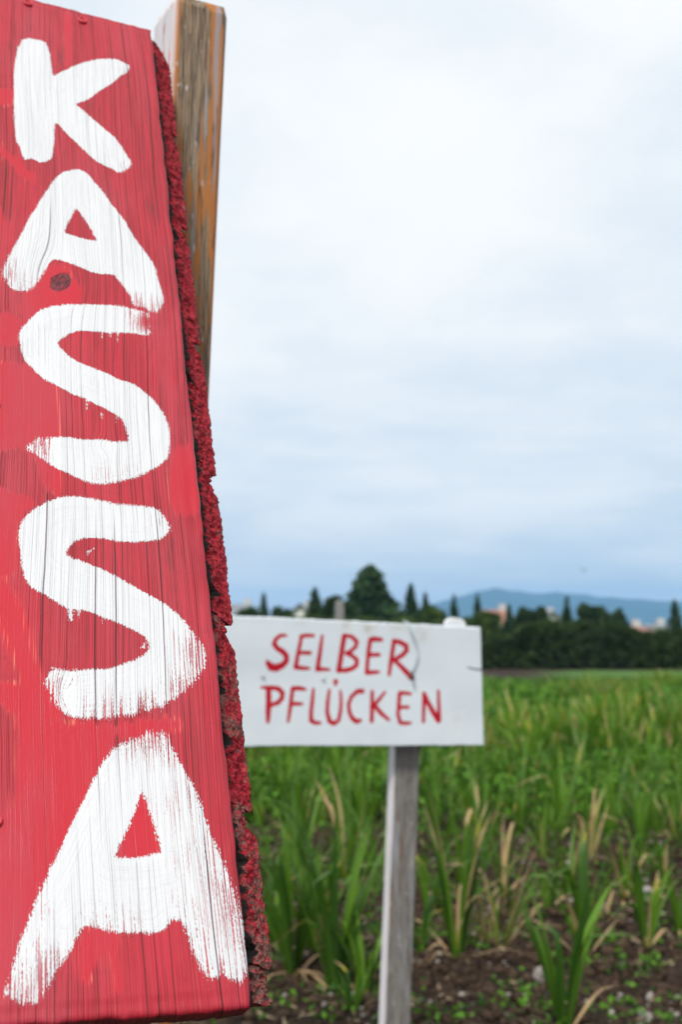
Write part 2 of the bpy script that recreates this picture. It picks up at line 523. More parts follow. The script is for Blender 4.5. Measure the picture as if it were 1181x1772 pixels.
def mat_soil():
    m, t = material('field_soil')
    oc = t.n('ShaderNodeTexCoord').outputs['Object']
    x, y, z = t.xyz(oc)
    n1_ = t.noise(oc, 1.3, 4, 0.6)
    n2_ = t.noise(oc, 22, 5, 0.65)
    n3_ = t.noise(oc, 130, 3, 0.6)
    soil = t.mix(t.rng(n2_, 0.35, 0.68), (0.009, 0.0055, 0.0045), (0.062, 0.039, 0.026))
    soil = t.mix(t.rng(n3_, 0.58, 0.72, 0.0, 0.6), soil, (0.22, 0.17, 0.135))
    soil = t.mix(t.rng(n1_, 0.45, 0.7, 0.0, 0.5), soil, (0.040, 0.022, 0.016))
    grass = t.mix(t.noise(oc, 5, 4), (0.045, 0.115, 0.022), (0.085, 0.175, 0.035))
    yy = t.m('ADD', y, t.m('MULTIPLY', t.m('SUBTRACT', n1_, 0.5), 5.0))
    fl = t.m('MULTIPLY', t.rng(yy, 46.5, 47.5), t.rng(t.m('ADD', x, t.m('MULTIPLY', y, -0.19)), -2.0, 1.5))
    fl = t.m('MULTIPLY', fl, t.rng(yy, 60.5, 59.0))
    far = t.rng(yy, 66.0, 72.0)
    col = t.mix(t.m('MAXIMUM', fl, far), soil, grass)
    h = t.m('ADD', t.m('MULTIPLY', n2_, 0.7), t.m('MULTIPLY', n3_, 0.3))
    finish(t, col, 0.9, h, 1.0, 0.03, 0.15)
    return m


def mat_simple(name, a, b, scale=8.0, rough=0.7, bump=0.0, spec=0.3):
    m, t = material(name)
    oc = t.n('ShaderNodeTexCoord').outputs['Object']
    n_ = t.noise(oc, scale, 4, 0.6)
    finish(t, t.mix(t.rng(n_, 0.32, 0.68), a, b), rough, n_ if bump else None, bump, 0.01, spec)
    return m


def mat_foliage(name, a, b):
    m, t = material(name)
    tone = t.attr('tone')
    col = t.mix(tone, a, b)
    p = t.n('ShaderNodeBsdfPrincipled', {'Base Color': col, 'Roughness': 0.65, 'Specular IOR Level': 0.2})
    tr = t.n('ShaderNodeBsdfTranslucent', {'Color': col})
    t.n('ShaderNodeOutputMaterial', {'Surface': t.n('ShaderNodeMixShader', {0: 0.2, 1: p, 2: tr})})
    return m


M = dict(board=mat_board(), plank=mat_plank(), sign=mat_white_sign(), leaf=mat_leaf(), soil=mat_soil())
M['post_brown'] = mat_post('weathered_brown_post', (0.33, 0.24, 0.155), (0.10, 0.072, 0.05), (0.45, 0.17, 0.045), 0.455, 0.55, True)
M['post_grey'] = mat_post('weathered_grey_post', (0.235, 0.225, 0.21), (0.115, 0.105, 0.095), (0.17, 0.105, 0.065), 0.56, 0.66, True)
M['stake'] = mat_simple('grey_stake_wood', (0.16, 0.16, 0.16), (0.24, 0.24, 0.235), 12)
M['red_metal'] = mat_simple('painted_screw', (0.42, 0.022, 0.04), (0.60, 0.04, 0.06), 300, 0.4)
M['white_plastic'] = mat_simple('white_plate', (0.66, 0.68, 0.70), (0.72, 0.74, 0.76), 20, 0.4)
M['wire'] = mat_simple('pale_wire', (0.44, 0.52, 0.57), (0.50, 0.57, 0.61), 60, 0.5)
M['iron'] = mat_simple('dark_iron', (0.06, 0.055, 0.055), (0.12, 0.10, 0.09), 200, 0.6)
M['clod'] = mat_simple('soil_clod', (0.010, 0.006, 0.005), (0.085, 0.057, 0.038), 30, 0.95, 0.6, 0.1)
M['stone'] = mat_simple('pale_stone', (0.20, 0.175, 0.155), (0.40, 0.37, 0.34), 25, 0.85, 0.4)
M['bark'] = mat_simple('bark', (0.05, 0.038, 0.028), (0.11, 0.085, 0.065), 4, 0.9)
M['hedge'] = mat_foliage('hedge_leaves', (0.006, 0.015, 0.005), (0.050, 0.092, 0.020))
M['hedge_light'] = mat_foliage('bush_leaves', (0.025, 0.060, 0.012), (0.085, 0.130, 0.028))
M['conifer'] = mat_foliage('conifer_needles', (0.010, 0.030, 0.013), (0.058, 0.115, 0.042))
M['broad'] = mat_foliage('broadleaf', (0.009, 0.026, 0.010), (0.050, 0.095, 0.028))
M['weed'] = mat_foliage('weed_leaves', (0.014, 0.062, 0.008), (0.125, 0.290, 0.024))
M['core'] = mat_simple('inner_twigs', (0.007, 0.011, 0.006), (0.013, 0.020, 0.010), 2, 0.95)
M['hill'] = mat_simple('forested_hill', (0.020, 0.040, 0.035), (0.040, 0.062, 0.045), 0.004, 0.95)
M['wall_white'] = mat_simple('render_white', (0.66, 0.64, 0.60), (0.74, 0.72, 0.69), 0.6, 0.8)
M['wall_grey'] = mat_simple('render_grey', (0.42, 0.42, 0.42), (0.50, 0.50, 0.49), 0.6, 0.8)
M['roof_red'] = mat_simple('clay_tiles', (0.25, 0.115, 0.085), (0.33, 0.165, 0.125), 2.2, 0.8)
M['roof_grey'] = mat_simple('slate_tiles', (0.15, 0.16, 0.18), (0.22, 0.23, 0.25), 2.2, 0.8)
M['glass'] = mat_simple('window_glass', (0.03, 0.04, 0.05), (0.06, 0.07, 0.08), 1.0, 0.15)
M['bird'] = mat_simple('dark_plumage', (0.03, 0.03, 0.035), (0.06, 0.06, 0.065), 20, 0.7)

# ------------------------------------------------------------------ ground
def spread(lo, hi, step, far_lo, far_hi, grow=1.16):
    c = list(np.arange(lo, hi + 1e-6, step))
    s, v = step, hi
    while v < far_hi:
        s *= grow
        v += s
        c.append(v)
    s, v, left = step, lo, []
    while v > far_lo:
        s *= grow
        v -= s
        left.append(v)
    return np.array(left[::-1] + c)


def ground_z(x, y):
    near = np.clip((16 - y) / 6, 0, 1)
    z = (fbm(x * 1.1, y * 1.1, 3, 3) - 0.5) * 0.10
    z = z + (fbm(x * 7, y * 9, 11, 4) - 0.5) * 0.085 * near
    z = z + 0.03 * np.sin(y * 2 * math.pi / 1.05 + 0.5 * np.sin(x)) * near
    fade = np.clip((90 - np.abs(y)) / 60, 0, 1) * np.clip((90 - np.abs(x)) / 60, 0, 1)
    return z * fade


gxs = spread(-4.4, 4.2, 0.032, -6500, 6500)
gys = spread(3.4, 10.5, 0.032, -120, 6500)
GX, GY = np.meshgrid(gxs, gys)
GZ = ground_z(GX, GY)
nx, ny = len(gxs), len(gys)
idx = np.arange(nx * ny).reshape(ny, nx)
quads = np.stack([idx[:-1, :-1], idx[:-1, 1:], idx[1:, 1:], idx[1:, :-1]], -1).reshape(-1, 4)
ground = fast_mesh('ground', np.stack([GX, GY, GZ], -1).reshape(-1, 3), quads, M['soil'], smooth=True)
tag(ground, kind='structure')


def gz(x, y):
    return float(ground_z(np.array([x]), np.array([y]))[0])


# ------------------------------------------------------------------ hills on the horizon
prof = np.array([(-900, 1066), (0, 1072), (400, 1078), (600, 1076), (690, 1062), (740, 1044), (790, 1027), (830, 1014), (860, 1010), (900, 1016),
                 (930, 1022), (962, 1017), (1000, 1022), (1060, 1028), (1120, 1031), (1181, 1037), (1300, 1042), (1500, 1030), (1900, 1046), (2600, 1062)], float)
HY = 5600.0
hx_px = np.linspace(-900, 2600, 260)
ridge = 1112 - (1112 - np.interp(hx_px, prof[:, 0], prof[:, 1])) * 0.92 + (fbm(hx_px / 26, hx_px * 0, 5, 4) - 0.5) * 7
rows = []
for r_, (off, frac) in enumerate([(-1500, -0.02), (-1100, 0.10), (-760, 0.30), (-480, 0.55), (-220, 0.82), (0, 1.0), (260, 0.82), (700, 0.35), (1100, -0.02)]):
    X = (hx_px - PW / 2) / F * HY
    top = CAM_H + (1112 - ridge) / F * HY
    nz = (fbm(hx_px / 40, hx_px * 0 + r_ * 3.3, 9, 4) - 0.5) * 60 * (1 if 0.05 < frac < 0.95 else 0)
    rows.append(np.stack([X, np.full_like(X, HY + off), np.maximum(top * frac + nz * frac, -4)], -1))
V = np.concatenate(rows)
n_ = len(hx_px)
idx = np.arange(len(V)).reshape(len(rows), n_)
quads = np.stack([idx[:-1, :-1], idx[:-1, 1:], idx[1:, 1:], idx[1:, :-1]], -1).reshape(-1, 4)
tag(fast_mesh('hills', V, quads, M['hill'], smooth=True), kind='structure')

# ------------------------------------------------------------------ far houses
def box_mesh(x0, x1, y0, y1, z0, z1):
    v = [(x0, y0, z0), (x1, y0, z0), (x1, y1, z0), (x0, y1, z0), (x0, y0, z1), (x1, y0, z1), (x1, y1, z1), (x0, y1, z1)]
    f = [(0, 3, 2, 1), (4, 5, 6, 7), (0, 1, 5, 4), (1, 2, 6, 5), (2, 3, 7, 6), (3, 0, 4, 7)]
    return v, f


def house(name, label, px0, px1, py_eave, py_ridge, Y, wall, roof, depth=9.0, gable=False, nwin=4):
    x0 = at_y(px0, 1112, Y)[0]
    x1 = at_y(px1, 1112, Y)[0]
    ze = at_y(600, py_eave, Y)[2]
    zr = at_y(600, py_ridge, Y)[2]
    r = empty(name, ((x0 + x1) / 2, Y, 0))
    tag(r, label, 'house')
    hw = (x1 - x0) / 2
    v, f = box_mesh(-hw, hw, 0, depth, 0, ze)
    if gable:
        v += [(0, 0, zr - 0.15), (0, depth, zr - 0.15)]
        f = f[:1] + f[2:] + [(4, 5, 8), (6, 7, 9)]
    mesh_obj('wall', v, f, M[wall], r)
    o = 0.5
    if gable:
        zz = ze - 0.3
        rv = [(-hw - o, -o, zz), (0, -o, zr), (hw + o, -o, zz), (-hw - o, depth + o, zz), (0, depth + o, zr), (hw + o, depth + o, zz)]
        rv += [(a, b, c + 0.22) for a, b, c in rv]
        rf = [(0, 1, 4, 3), (1, 2, 5, 4), (6, 9, 10, 7), (7, 10, 11, 8), (0, 6, 7, 1), (1, 7, 8, 2), (3, 4, 10, 9), (4, 5, 11, 10), (0, 3, 9, 6), (2, 8, 11, 5)]
    else:
        rv = [(-hw - o, -o, ze), (hw + o, -o, ze), (hw + o, depth + o, ze), (-hw - o, depth + o, ze), (-hw * 0.75, depth / 2, zr), (hw * 0.75, depth / 2, zr)]
        rf = [(0, 3, 2, 1), (0, 1, 5, 4), (1, 2, 5), (2, 3, 4, 5), (3, 0, 4)]
    rf_o = mesh_obj('roof', rv, rf, M[roof], r)
    cv, cf = box_mesh(hw * 0.3, hw * 0.3 + 0.7, depth / 2 - 0.3, depth / 2 + 0.4, ze, zr + 0.6)
    mesh_obj('chimney', cv, cf, M['wall_grey'], rf_o)
    for k in range(nwin):
        cx = -hw + (k + 0.5) * 2 * hw / nwin
        wv, wf = box_mesh(cx - 0.55, cx + 0.55, -0.06, 0.02, ze - 2.2, ze - 0.9)
        fr = mesh_obj('window', wv, wf, M['wall_white'], r)
        wv, wf = box_mesh(cx - 0.45, cx + 0.45, -0.075, -0.061, ze - 2.1, ze - 1.0)
        mesh_obj('pane', wv, wf, M['glass'], fr)
    return r


house('orange_roofed_house', 'wide white house with orange tiled roof behind the slim trees right of the sign', 836, 896, 1080, 1053, 118, 'wall_white', 'roof_red', nwin=4)
house('white_house', 'tall white gabled house left of the round dark tree', 944, 972, 1072, 1060, 112, 'wall_white', 'roof_grey', gable=True, nwin=2)
house('red_roofed_house', 'white house with red roof near the right edge', 1092, 1132, 1096, 1082, 105, 'wall_white', 'roof_red', nwin=3)
house('pale_flat_house', 'long pale house beside the red roofed one at the right edge', 1130, 1178, 1086, 1079, 112, 'wall_white', 'roof_grey', nwin=3)
house('grey_roofed_house', 'grey roofed house far off beside the red board', 385, 432, 1064, 1043, 120, 'wall_grey', 'roof_grey', nwin=3)
house('beige_house', 'small pale house roof between two trees above the white sign', 505, 535, 1060, 1046, 130, 'wall_white', 'roof_grey', gable=True, nwin=2)

# ------------------------------------------------------------------ hedge and trees
def leaf_cards(P, size, tone):
    """one small bent quad per point"""
    n = len(P)
    a = rng.normal(size=(n, 3))
    a /= np.linalg.norm(a, axis=1)[:, None]
    b = np.cross(a, rng.normal(size=(n, 3)))
    b /= np.linalg.norm(b, axis=1)[:, None] + 1e-9
    s = size * rng.uniform(0.6, 1.35, n)[:, None]
    v = np.stack([P - a * s, P + b * s * 0.55, P + a * s, P - b * s * 0.55], 1).reshape(-1, 3)
    q = np.arange(n * 4).reshape(n, 4)
    return v, q, np.repeat(tone, 4)


def hedge(name, label, x0, x1, Y, h, thick, n, mat, lump=0.5):
    r = empty(name, ((x0 + x1) / 2, Y, 0))
    tag(r, label, 'hedge')
    L = x1 - x0
    u = rng.uniform(0, 1, n)
    ang = rng.uniform(0, math.pi, n)
    hh = h * (1 + lump * (fbm(u * L / 2.2, u * 0, 21, 3) - 0.5))
    rad = 1 - 0.16 * rng.uniform(0, 1, n) ** 2 + 0.20 * (fbm(u * L / 0.9, ang * 2.2, 33, 3) - 0.5)
    X = -L / 2 + u * L
    Yy = np.sign(np.cos(ang)) * np.abs(np.cos(ang)) ** 0.6 * thick / 2 * rad
    Z = np.sin(ang) ** 0.55 * hh * rad
    tone = np.clip(0.30 * rng.uniform(0, 1, n) + 0.8 * fbm(u * L / 1.6, ang * 2, 44, 2) - 0.1, 0, 1)
    v, q, tn = leaf_cards(np.stack([X, Yy, Z], 1), 0.16, tone)
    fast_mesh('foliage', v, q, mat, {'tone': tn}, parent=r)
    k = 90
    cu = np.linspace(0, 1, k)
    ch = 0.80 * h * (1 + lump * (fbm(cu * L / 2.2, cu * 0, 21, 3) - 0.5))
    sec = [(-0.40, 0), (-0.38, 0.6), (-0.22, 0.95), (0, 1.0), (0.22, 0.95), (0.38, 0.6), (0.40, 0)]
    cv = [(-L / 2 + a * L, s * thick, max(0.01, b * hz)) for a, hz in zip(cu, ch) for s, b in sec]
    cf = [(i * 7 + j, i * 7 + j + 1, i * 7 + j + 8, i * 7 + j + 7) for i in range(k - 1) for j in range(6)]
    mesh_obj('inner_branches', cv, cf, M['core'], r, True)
    return r


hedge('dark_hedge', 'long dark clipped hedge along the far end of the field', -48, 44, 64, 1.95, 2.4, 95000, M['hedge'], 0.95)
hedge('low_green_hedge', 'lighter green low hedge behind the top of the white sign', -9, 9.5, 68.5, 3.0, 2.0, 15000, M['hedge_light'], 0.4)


def limb(v, f, a, b, ra, rb, k=6):
    a, b = np.array(a, float), np.array(b, float)
    dd = (b - a) / np.linalg.norm(b - a)
    s = np.cross(dd, (0.3, 0.9, 0.2))
    s /= np.linalg.norm(s)
    t = np.cross(dd, s)
    o = len(v)
    for c, r in ((a, ra), (b, rb)):
        for i in range(k):
            an = 2 * math.pi * i / k
            v.append(c + (s * math.cos(an) + t * math.sin(an)) * r)
    for i in range(k):
        f.append((o + i, o + (i + 1) % k, o + k + (i + 1) % k, o + k + i))


def conifer(name, label, px, py_top, wpx, Y, mat='conifer', n=5200, power=0.85, group=None):
    x = at_y(px, 1112, Y)[0]
    H = at_y(px, py_top, Y)[2]
    R = wpx / F * Y / 2 * (1.0 if wpx > 100 else 1.45)
    r = empty(name, (x, Y, 0))
    tag(r, label, 'tree', group)
    v, f = [], []
    limb(v, f, (0, 0, -0.1), (0, 0, H * 0.94), 0.03 * H + 0.02, 0.02, 7)
    for k in range(26):
        z = H * (0.10 + 0.8 * k / 26)
        an = k * 2.4
        L_ = R * 0.85 * (1 - z / H) ** power
        limb(v, f, (0, 0, z), (L_ * math.cos(an), L_ * math.sin(an), z - 0.12 * L_), 0.012 * H * (1 - z / H) + 0.012, 0.006, 4)
    mesh_obj('trunk', v, f, M['bark'], r)
    t = np.clip(rng.beta(1.0, 1.6, n), 0, 1)
    nt = 9 + int(px) % 4
    ti = np.floor(t * nt)
    br = rng.integers(0, 9, n)                                   # boughs in whorls, each of its own length
    bl = 0.55 + 0.75 * hash2(ti.astype(int) * 13 + 1, br * 7 + 2, int(px))
    an = br * 2 * math.pi / 9 + ti * 1.1 + rng.normal(0, 0.30, n)
    fr_ = (t * nt) % 1.0
    rr = R * (1 - t) ** power * (1.05 - 0.35 * fr_) * bl * rng.uniform(0.10, 1, n) ** 0.6 + 0.015 * R
    z = H * (0.05 + 0.95 * t) + 0.02 * H * rng.normal(0, 1, n) * (1 - t)
    P = np.stack([rr * np.cos(an), rr * np.sin(an), np.minimum(z - 0.12 * rr, H)], 1)
    tone = np.clip(0.45 * rng.uniform(0, 1, n) + 0.75 * hash2(ti.astype(int) * 5, br * 3, int(px) + 9) - 0.1, 0, 1)
    vv, q, tn = leaf_cards(P, 0.055 * R + 0.085, tone)
    fast_mesh('crown', vv, q, M[mat], {'tone': tn}, parent=r)
    return r


def round_tree(name, label, px, py_top, wpx, Y, mat='broad', n=5200, squash=1.0, group=None):
    x = at_y(px, 1112, Y)[0]
    H = at_y(px, py_top, Y)[2]
    R = wpx / F * Y / 2
    r = empty(name, (x, Y, 0))
    tag(r, label, 'tree', group)
    rz = min(H * 0.44, R * 1.25 * squash)
    cz = H - rz
    v, f = [], []
    limb(v, f, (0, 0, -0.1), (0, 0, cz), 0.05 * R + 0.08, 0.04 * R + 0.03, 8)
    for k in range(9):
        an = k * 2.4
        limb(v, f, (0, 0, cz - rz * 0.6 + 0.06 * k * rz), (0.65 * R * math.cos(an), 0.65 * R * math.sin(an), cz + rz * (0.1 + 0.05 * k)), 0.03 * R + 0.03, 0.015, 5)
    mesh_obj('trunk', v, f, M['bark'], r)
    cl = rng.normal(size=(26, 3))
    cl /= np.linalg.norm(cl, axis=1)[:, None]
    cl *= rng.uniform(0.35, 0.80, 26)[:, None]
    ci = rng.integers(0, 26, n)
    dv = rng.normal(size=(n, 3))
    dv /= np.linalg.norm(dv, axis=1)[:, None]
    P = cl[ci] + dv * (0.36 * rng.uniform(0.3, 1, n) ** 0.4)[:, None]
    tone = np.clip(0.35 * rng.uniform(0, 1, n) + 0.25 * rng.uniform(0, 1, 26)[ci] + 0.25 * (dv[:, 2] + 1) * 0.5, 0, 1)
    P = P * np.array([R, R, rz]) + np.array([0, 0, cz])
    vv, q, tn = leaf_cards(P, 0.06 * R + 0.09, tone)
    fast_mesh('crown', vv, q, M[mat], {'tone': tn}, parent=r)
    return r


G = 'trees behind the far hedge'
conifer('conifer_tree', 'largest pyramid shaped dark conifer above the white sign', 641, 979, 165, 84, n=14000, power=0.60, group=G)
conifer('conifer_tree', 'slim dark conifer, taller of the pair right of the largest conifer', 712, 1009, 46, 88, n=4200, group=G)
conifer('conifer_tree', 'shorter conifer of the pair right of the largest conifer', 737, 1026, 40, 88, n=3600, group=G)
conifer('conifer_tree', 'slim conifer above the rounded white plate on the sign', 787, 1028, 30, 90, n=3000, group=G)
conifer('conifer_tree', 'slim conifer in front of the orange roofed house', 828, 1029, 30, 86, n=3000, group=G)
conifer('conifer_tree', 'small conifer just right of the orange roof', 882, 1046, 34, 92, n=3000, group=G)
round_tree('broadleaf_tree', 'small round dark tree between the orange roof and the white house', 912, 1047, 46, 84, group=G)
round_tree('broadleaf_tree', 'low round dark tree left of the white house', 938, 1050, 38, 82, group=G)
conifer('conifer_tree', 'slim pointed conifer right of the white house', 983, 1031, 26, 90, n=3000, power=0.7, group=G)
round_tree('broadleaf_tree', 'large round dark tree right of the slim pointed conifer', 1028, 1039, 62, 82, n=7000, group=G)
conifer('conifer_tree', 'bushy green conifer left of the red roofed house', 1074, 1053, 44, 78, 'broad', n=3600, power=0.55, group=G)
conifer('conifer_tree', 'slim conifer at the right edge of the picture', 1171, 1038, 32, 84, n=3200, power=0.6, group=G)
conifer('conifer_tree', 'small pointed conifer near the red board', 456, 1025, 36, 92, n=3200, group=G)
conifer('conifer_tree', 'green conifer left of the dark round tree by the grey stake', 545, 1017, 46, 92, 'broad', n=4200, power=0.7, group=G)
round_tree('broadleaf_tree', 'dark round tree directly behind the grey stake', 583, 1032, 64, 80, n=6000, group=G)
round_tree('broadleaf_tree', 'low broad tree left of the small pointed conifer, beside the red board', 425, 1046, 52, 78, group=G)
round_tree('broadleaf_tree', 'low broad tree right of the small pointed conifer', 487, 1048, 56, 78, group=G)
round_tree('broadleaf_tree', 'olive green bushy tree under the shorter conifer of the pair', 757, 1050, 70, 76, 'hedge_light', n=5000, squash=0.7, group=G)
round_tree('broadleaf_tree', 'bushy tree beside the pale house at the right edge', 1140, 1090, 46, 72, 'hedge_light', n=3500, squash=0.7, group=G)

# ------------------------------------------------------------------ the red KASSA sign on its post
V_ = camdir(-534.0, 2819.0, F)
V_ /= np.linalg.norm(V_)
U_ = camdir(4994.0, -627.0, F)
U_ -= V_ * np.dot(U_, V_)
U_ /= np.linalg.norm(U_)
N_ = np.cross(U_, V_)
O_ = at(438, 1744, 0.77)                       # lower right front corner of the board
FRAME = Matrix(((U_[0], V_[0], N_[0], O_[0]), (U_[1], V_[1], N_[1], O_[1]), (U_[2], V_[2], N_[2], O_[2]), (0, 0, 0, 1)))


def buv(px, py):
    p = on_plane(px, py, O_, N_) - O_
    return np.array([p @ U_, p @ V_])


def bpoly(pts, ox, oy, s):
    return np.array([buv(ox + a * s, oy + b * s) for a, b in pts])


BL = buv(262, 50)[1]                            # board length
BW, BT = 0.235, 0.022
S1, S2, S3 = 300 / 1181, 350 / 1181, 440 / 1181
LET = [
    ([(150, 72), (250, 72), (310, 95), (335, 150), (350, 250), (362, 318), (400, 300), (480, 262), (560, 232), (650, 208), (740, 203), (800, 207), (850, 235), (880, 248), (870, 290), (820, 320), (760, 375), (690, 415), (630, 460), (570, 495), (518, 514), (575, 560), (640, 620), (700, 670), (770, 730), (810, 775), (850, 840), (885, 890), (895, 930), (860, 960), (810, 980), (780, 962), (700, 925), (640, 890), (560, 815), (490, 750), (430, 690), (375, 640), (372, 740), (360, 830), (345, 890), (270, 910), (215, 880), (165, 890), (130, 800), (105, 740), (95, 600), (92, 480), (92, 330), (105, 190)], None, 0, 50, S1),
    ([(540, 50), (600, 85), (640, 135), (700, 200), (770, 300), (850, 400), (910, 505), (970, 590), (1020, 650), (1060, 730), (1085, 830), (1115, 920), (1105, 985), (1050, 1030), (990, 990), (920, 980), (880, 910), (850, 860), (800, 800), (770, 768), (690, 765), (620, 750), (550, 720), (470, 690), (360, 665), (300, 750), (245, 830), (190, 875), (130, 880), (70, 860), (40, 800), (20, 740), (60, 640), (110, 550), (160, 460), (200, 380), (250, 300), (300, 220), (360, 130), (420, 75), (480, 58)],
     [(515, 315), (545, 345), (580, 400), (620, 460), (660, 540), (600, 530), (540, 515), (490, 500), (435, 480), (470, 410)], 0, 280, S1),
    ([(930, 130), (860, 105), (760, 80), (640, 68), (500, 65), (380, 65), (260, 80), (180, 115), (110, 180), (45, 265), (60, 350), (80, 430), (140, 500), (210, 570), (300, 615), (400, 670), (480, 700), (560, 740), (640, 780), (720, 825), (760, 860), (780, 920), (790, 985), (780, 1000), (690, 998), (600, 985), (480, 985), (380, 970), (310, 968), (230, 985), (175, 970), (150, 1010), (110, 1040), (150, 1080), (230, 1130), (320, 1190), (400, 1225), (480, 1265), (570, 1290), (680, 1285), (760, 1265), (850, 1245), (930, 1205), (1010, 1160), (1070, 1100), (1080, 1000), (1075, 920), (1050, 840), (1010, 770), (950, 700), (880, 640), (800, 595), (730, 575), (650, 535), (560, 500), (470, 465), (400, 425), (350, 380), (315, 330), (360, 290), (410, 262), (470, 245), (560, 250), (650, 258), (760, 258), (850, 265), (935, 275), (940, 230), (910, 180)], None, 20, 510, S1),
    ([(925, 210), (900, 160), (860, 110), (800, 90), (700, 80), (600, 70), (500, 48), (400, 30), (280, 35), (190, 70), (110, 120), (50, 190), (38, 280), (55, 400), (70, 490), (110, 560), (200, 610), (290, 665), (330, 690), (420, 695), (520, 730), (620, 770), (700, 805), (760, 840), (800, 880), (795, 930), (740, 975), (660, 1005), (570, 1035), (450, 1040), (330, 1048), (240, 1035), (205, 1090), (200, 1130), (240, 1180), (260, 1240), (310, 1295), (380, 1320), (500, 1320), (620, 1310), (740, 1290), (850, 1260), (960, 1200), (1040, 1130), (1100, 1060), (1135, 970), (1100, 890), (1060, 830), (1010, 760), (940, 690), (850, 630), (740, 570), (640, 510), (560, 470), (470, 430), (390, 400), (325, 375), (325, 345), (360, 300), (420, 275), (500, 275), (580, 285), (660, 297), (760, 295), (860, 285), (910, 250)], None, 20, 850, S2),
    ([(575, 125), (620, 112), (690, 85), (750, 85), (790, 130), (830, 200), (880, 290), (920, 370), (950, 460), (980, 550), (1020, 640), (1060, 740), (1100, 850), (1130, 950), (1150, 1050), (1160, 1150), (1130, 1220), (1080, 1215), (1020, 1200), (970, 1215), (930, 1160), (895, 1090), (875, 1020), (840, 950), (790, 950), (750, 1000), (650, 1005), (550, 1005), (470, 985), (385, 975), (340, 1060), (280, 1160), (230, 1240), (180, 1320), (90, 1330), (35, 1290), (45, 1220), (80, 1090), (130, 950), (190, 800), (260, 650), (330, 500), (400, 360), (450, 260), (500, 180), (540, 140)],
     [(660, 345), (690, 430), (720, 520), (748, 630), (690, 645), (600, 655), (535, 655), (560, 590), (600, 510), (635, 420)], 0, 1240, S3),
]
FRESH = [
    [(-60, 150), (22, 155), (24, 180), (-60, 190)],
    [(-60, 200), (0, 245), (40, 285), (60, 305), (45, 312), (0, 270), (-60, 230)],
    [(-60, 350), (6, 360), (20, 400), (12, 450), (-10, 500), (-60, 480)],
    [(-60, 530), (30, 545), (60, 560), (55, 585), (30, 600), (-60, 585)],
    [(-30, 640), (30, 625), (60, 620), (96, 665), (104, 760), (101, 850), (80, 850), (60, 800), (30, 780), (-30, 770)],
    [(-60, 765), (40, 762), (40, 776), (-60, 782)],
    [(-60, 840), (20, 850), (62, 868), (35, 905), (31, 985), (5, 1000), (-60, 1000)],
    [(-20, 980), (15, 1010), (40, 1070), (70, 1160), (105, 1205), (95, 1255), (60, 1245), (22, 1130), (-10, 1060)],
    [(-60, 1180), (60, 1182), (80, 1170), (92, 1225), (120, 1250), (290, 1240), (310, 1262), (235, 1285), (200, 1290), (150, 1420), (95, 1560), (40, 1690), (-60, 1730), (-60, 1500), (10, 1400), (20, 1240), (-60, 1215)],
    [(300, 778), (322, 762), (338, 770), (349, 884), (300, 886), (292, 830)],
    [(150, 1606), (214, 1612), (203, 1655), (214, 1698), (209, 1713), (200, 1706), (190, 1668), (181, 1648), (168, 1680), (150, 1700), (135, 1702), (128, 1660)],
    [(240, 1370), (278, 1478), (200, 1485)],
    [(30, 522), (88, 458), (128, 478), (142, 516), (90, 560), (40, 555)],
    [(110, 30), (128, 26), (126, 100), (112, 110)],
]
KNOTS = [(105, 487, 0.0125, 0.0165, 1.0), (181, 771, 0.0048, 0.0048, 0.0), (119, 1199, 0.0045, 0.0075, 0.0)]

us = np.linspace(-BW, 0, 108)
vs_ = np.linspace(0, BL, 480)
UU, VV = np.meshgrid(us, vs_)
P2 = np.stack([UU.ravel(), VV.ravel()], 1)
white = np.full(len(P2), -1.0)
for outer, hole, ox, oy, sc in LET:
    sdv = sdf_poly(P2, smooth_poly(bpoly(outer, ox, oy, sc), 2))
    if hole:
        sdv = np.minimum(sdv, -sdf_poly(P2, bpoly(hole, ox, oy, sc)))
    white = np.maximum(white, sdv)
for (ax, ay, bx, by, r0, r1) in [(121, 1050, 122, 1072, 0.0014, 0.0018), (174, 575, 177, 586, 0.0008, 0.0008), (150, 690, 150, 709, 0.001, 0.0006), (176, 715, 176, 724, 0.0008, 0.0005),
                                  (136, 1055, 137, 1068, 0.0008, 0.0005), (190, 575, 191, 583, 0.001, 0.0005), (201, 720, 201, 731, 0.0009, 0.0004), (203, 573, 203, 592, 0.0006, 0.0003),
                                  (151, 958, 164, 947, 0.0008, 0.0004), (178, 1068, 178, 1082, 0.0006, 0.0003), (247, 1122, 251, 1112, 0.001, 0.0006)]:
    white = np.maximum(white, sdf_stroke(P2, [buv(ax, ay), buv(bx, by)], [r0, r1]))
dry = np.zeros(len(P2))
for px, py, rr, a in [(205, 1262, 0.022, 0.75), (265, 1262, 0.030, 0.9), (400, 1580, 0.042, 0.75), (395, 1690, 0.034, 0.6), (40, 1715, 0.035, 0.65), (345, 1130, 0.026, 0.8), (330, 1190, 0.03, 0.7), (250, 560, 0.018, 1.0),
                      (255, 530, 0.022, 0.6), (60, 770, 0.022, 0.6), (215, 120, 0.012, 0.4), (220, 290, 0.014, 0.4), (15, 470, 0.022, 0.6), (60, 500, 0.02, 0.5), (90, 1200, 0.025, 0.6), (180, 1240, 0.03, 0.55),
                      (320, 1400, 0.035, 0.35), (370, 1500, 0.035, 0.5), (190, 1600, 0.03, 0.4), (200, 830, 0.035, 0.35), (60, 1560, 0.03, 0.35), (25, 1650, 0.03, 0.4), (280, 900, 0.02, 0.3)]:
    c = buv(px, py)
    dry = np.maximum(dry, a * np.exp(-((P2 - c) ** 2).sum(1) / (rr * rr)))
fresh = np.full(len(P2), -1.0)
for pl in FRESH:
    fresh = np.maximum(fresh, sdf_poly(P2, smooth_poly([buv(a, b) for a, b in pl], 3)))
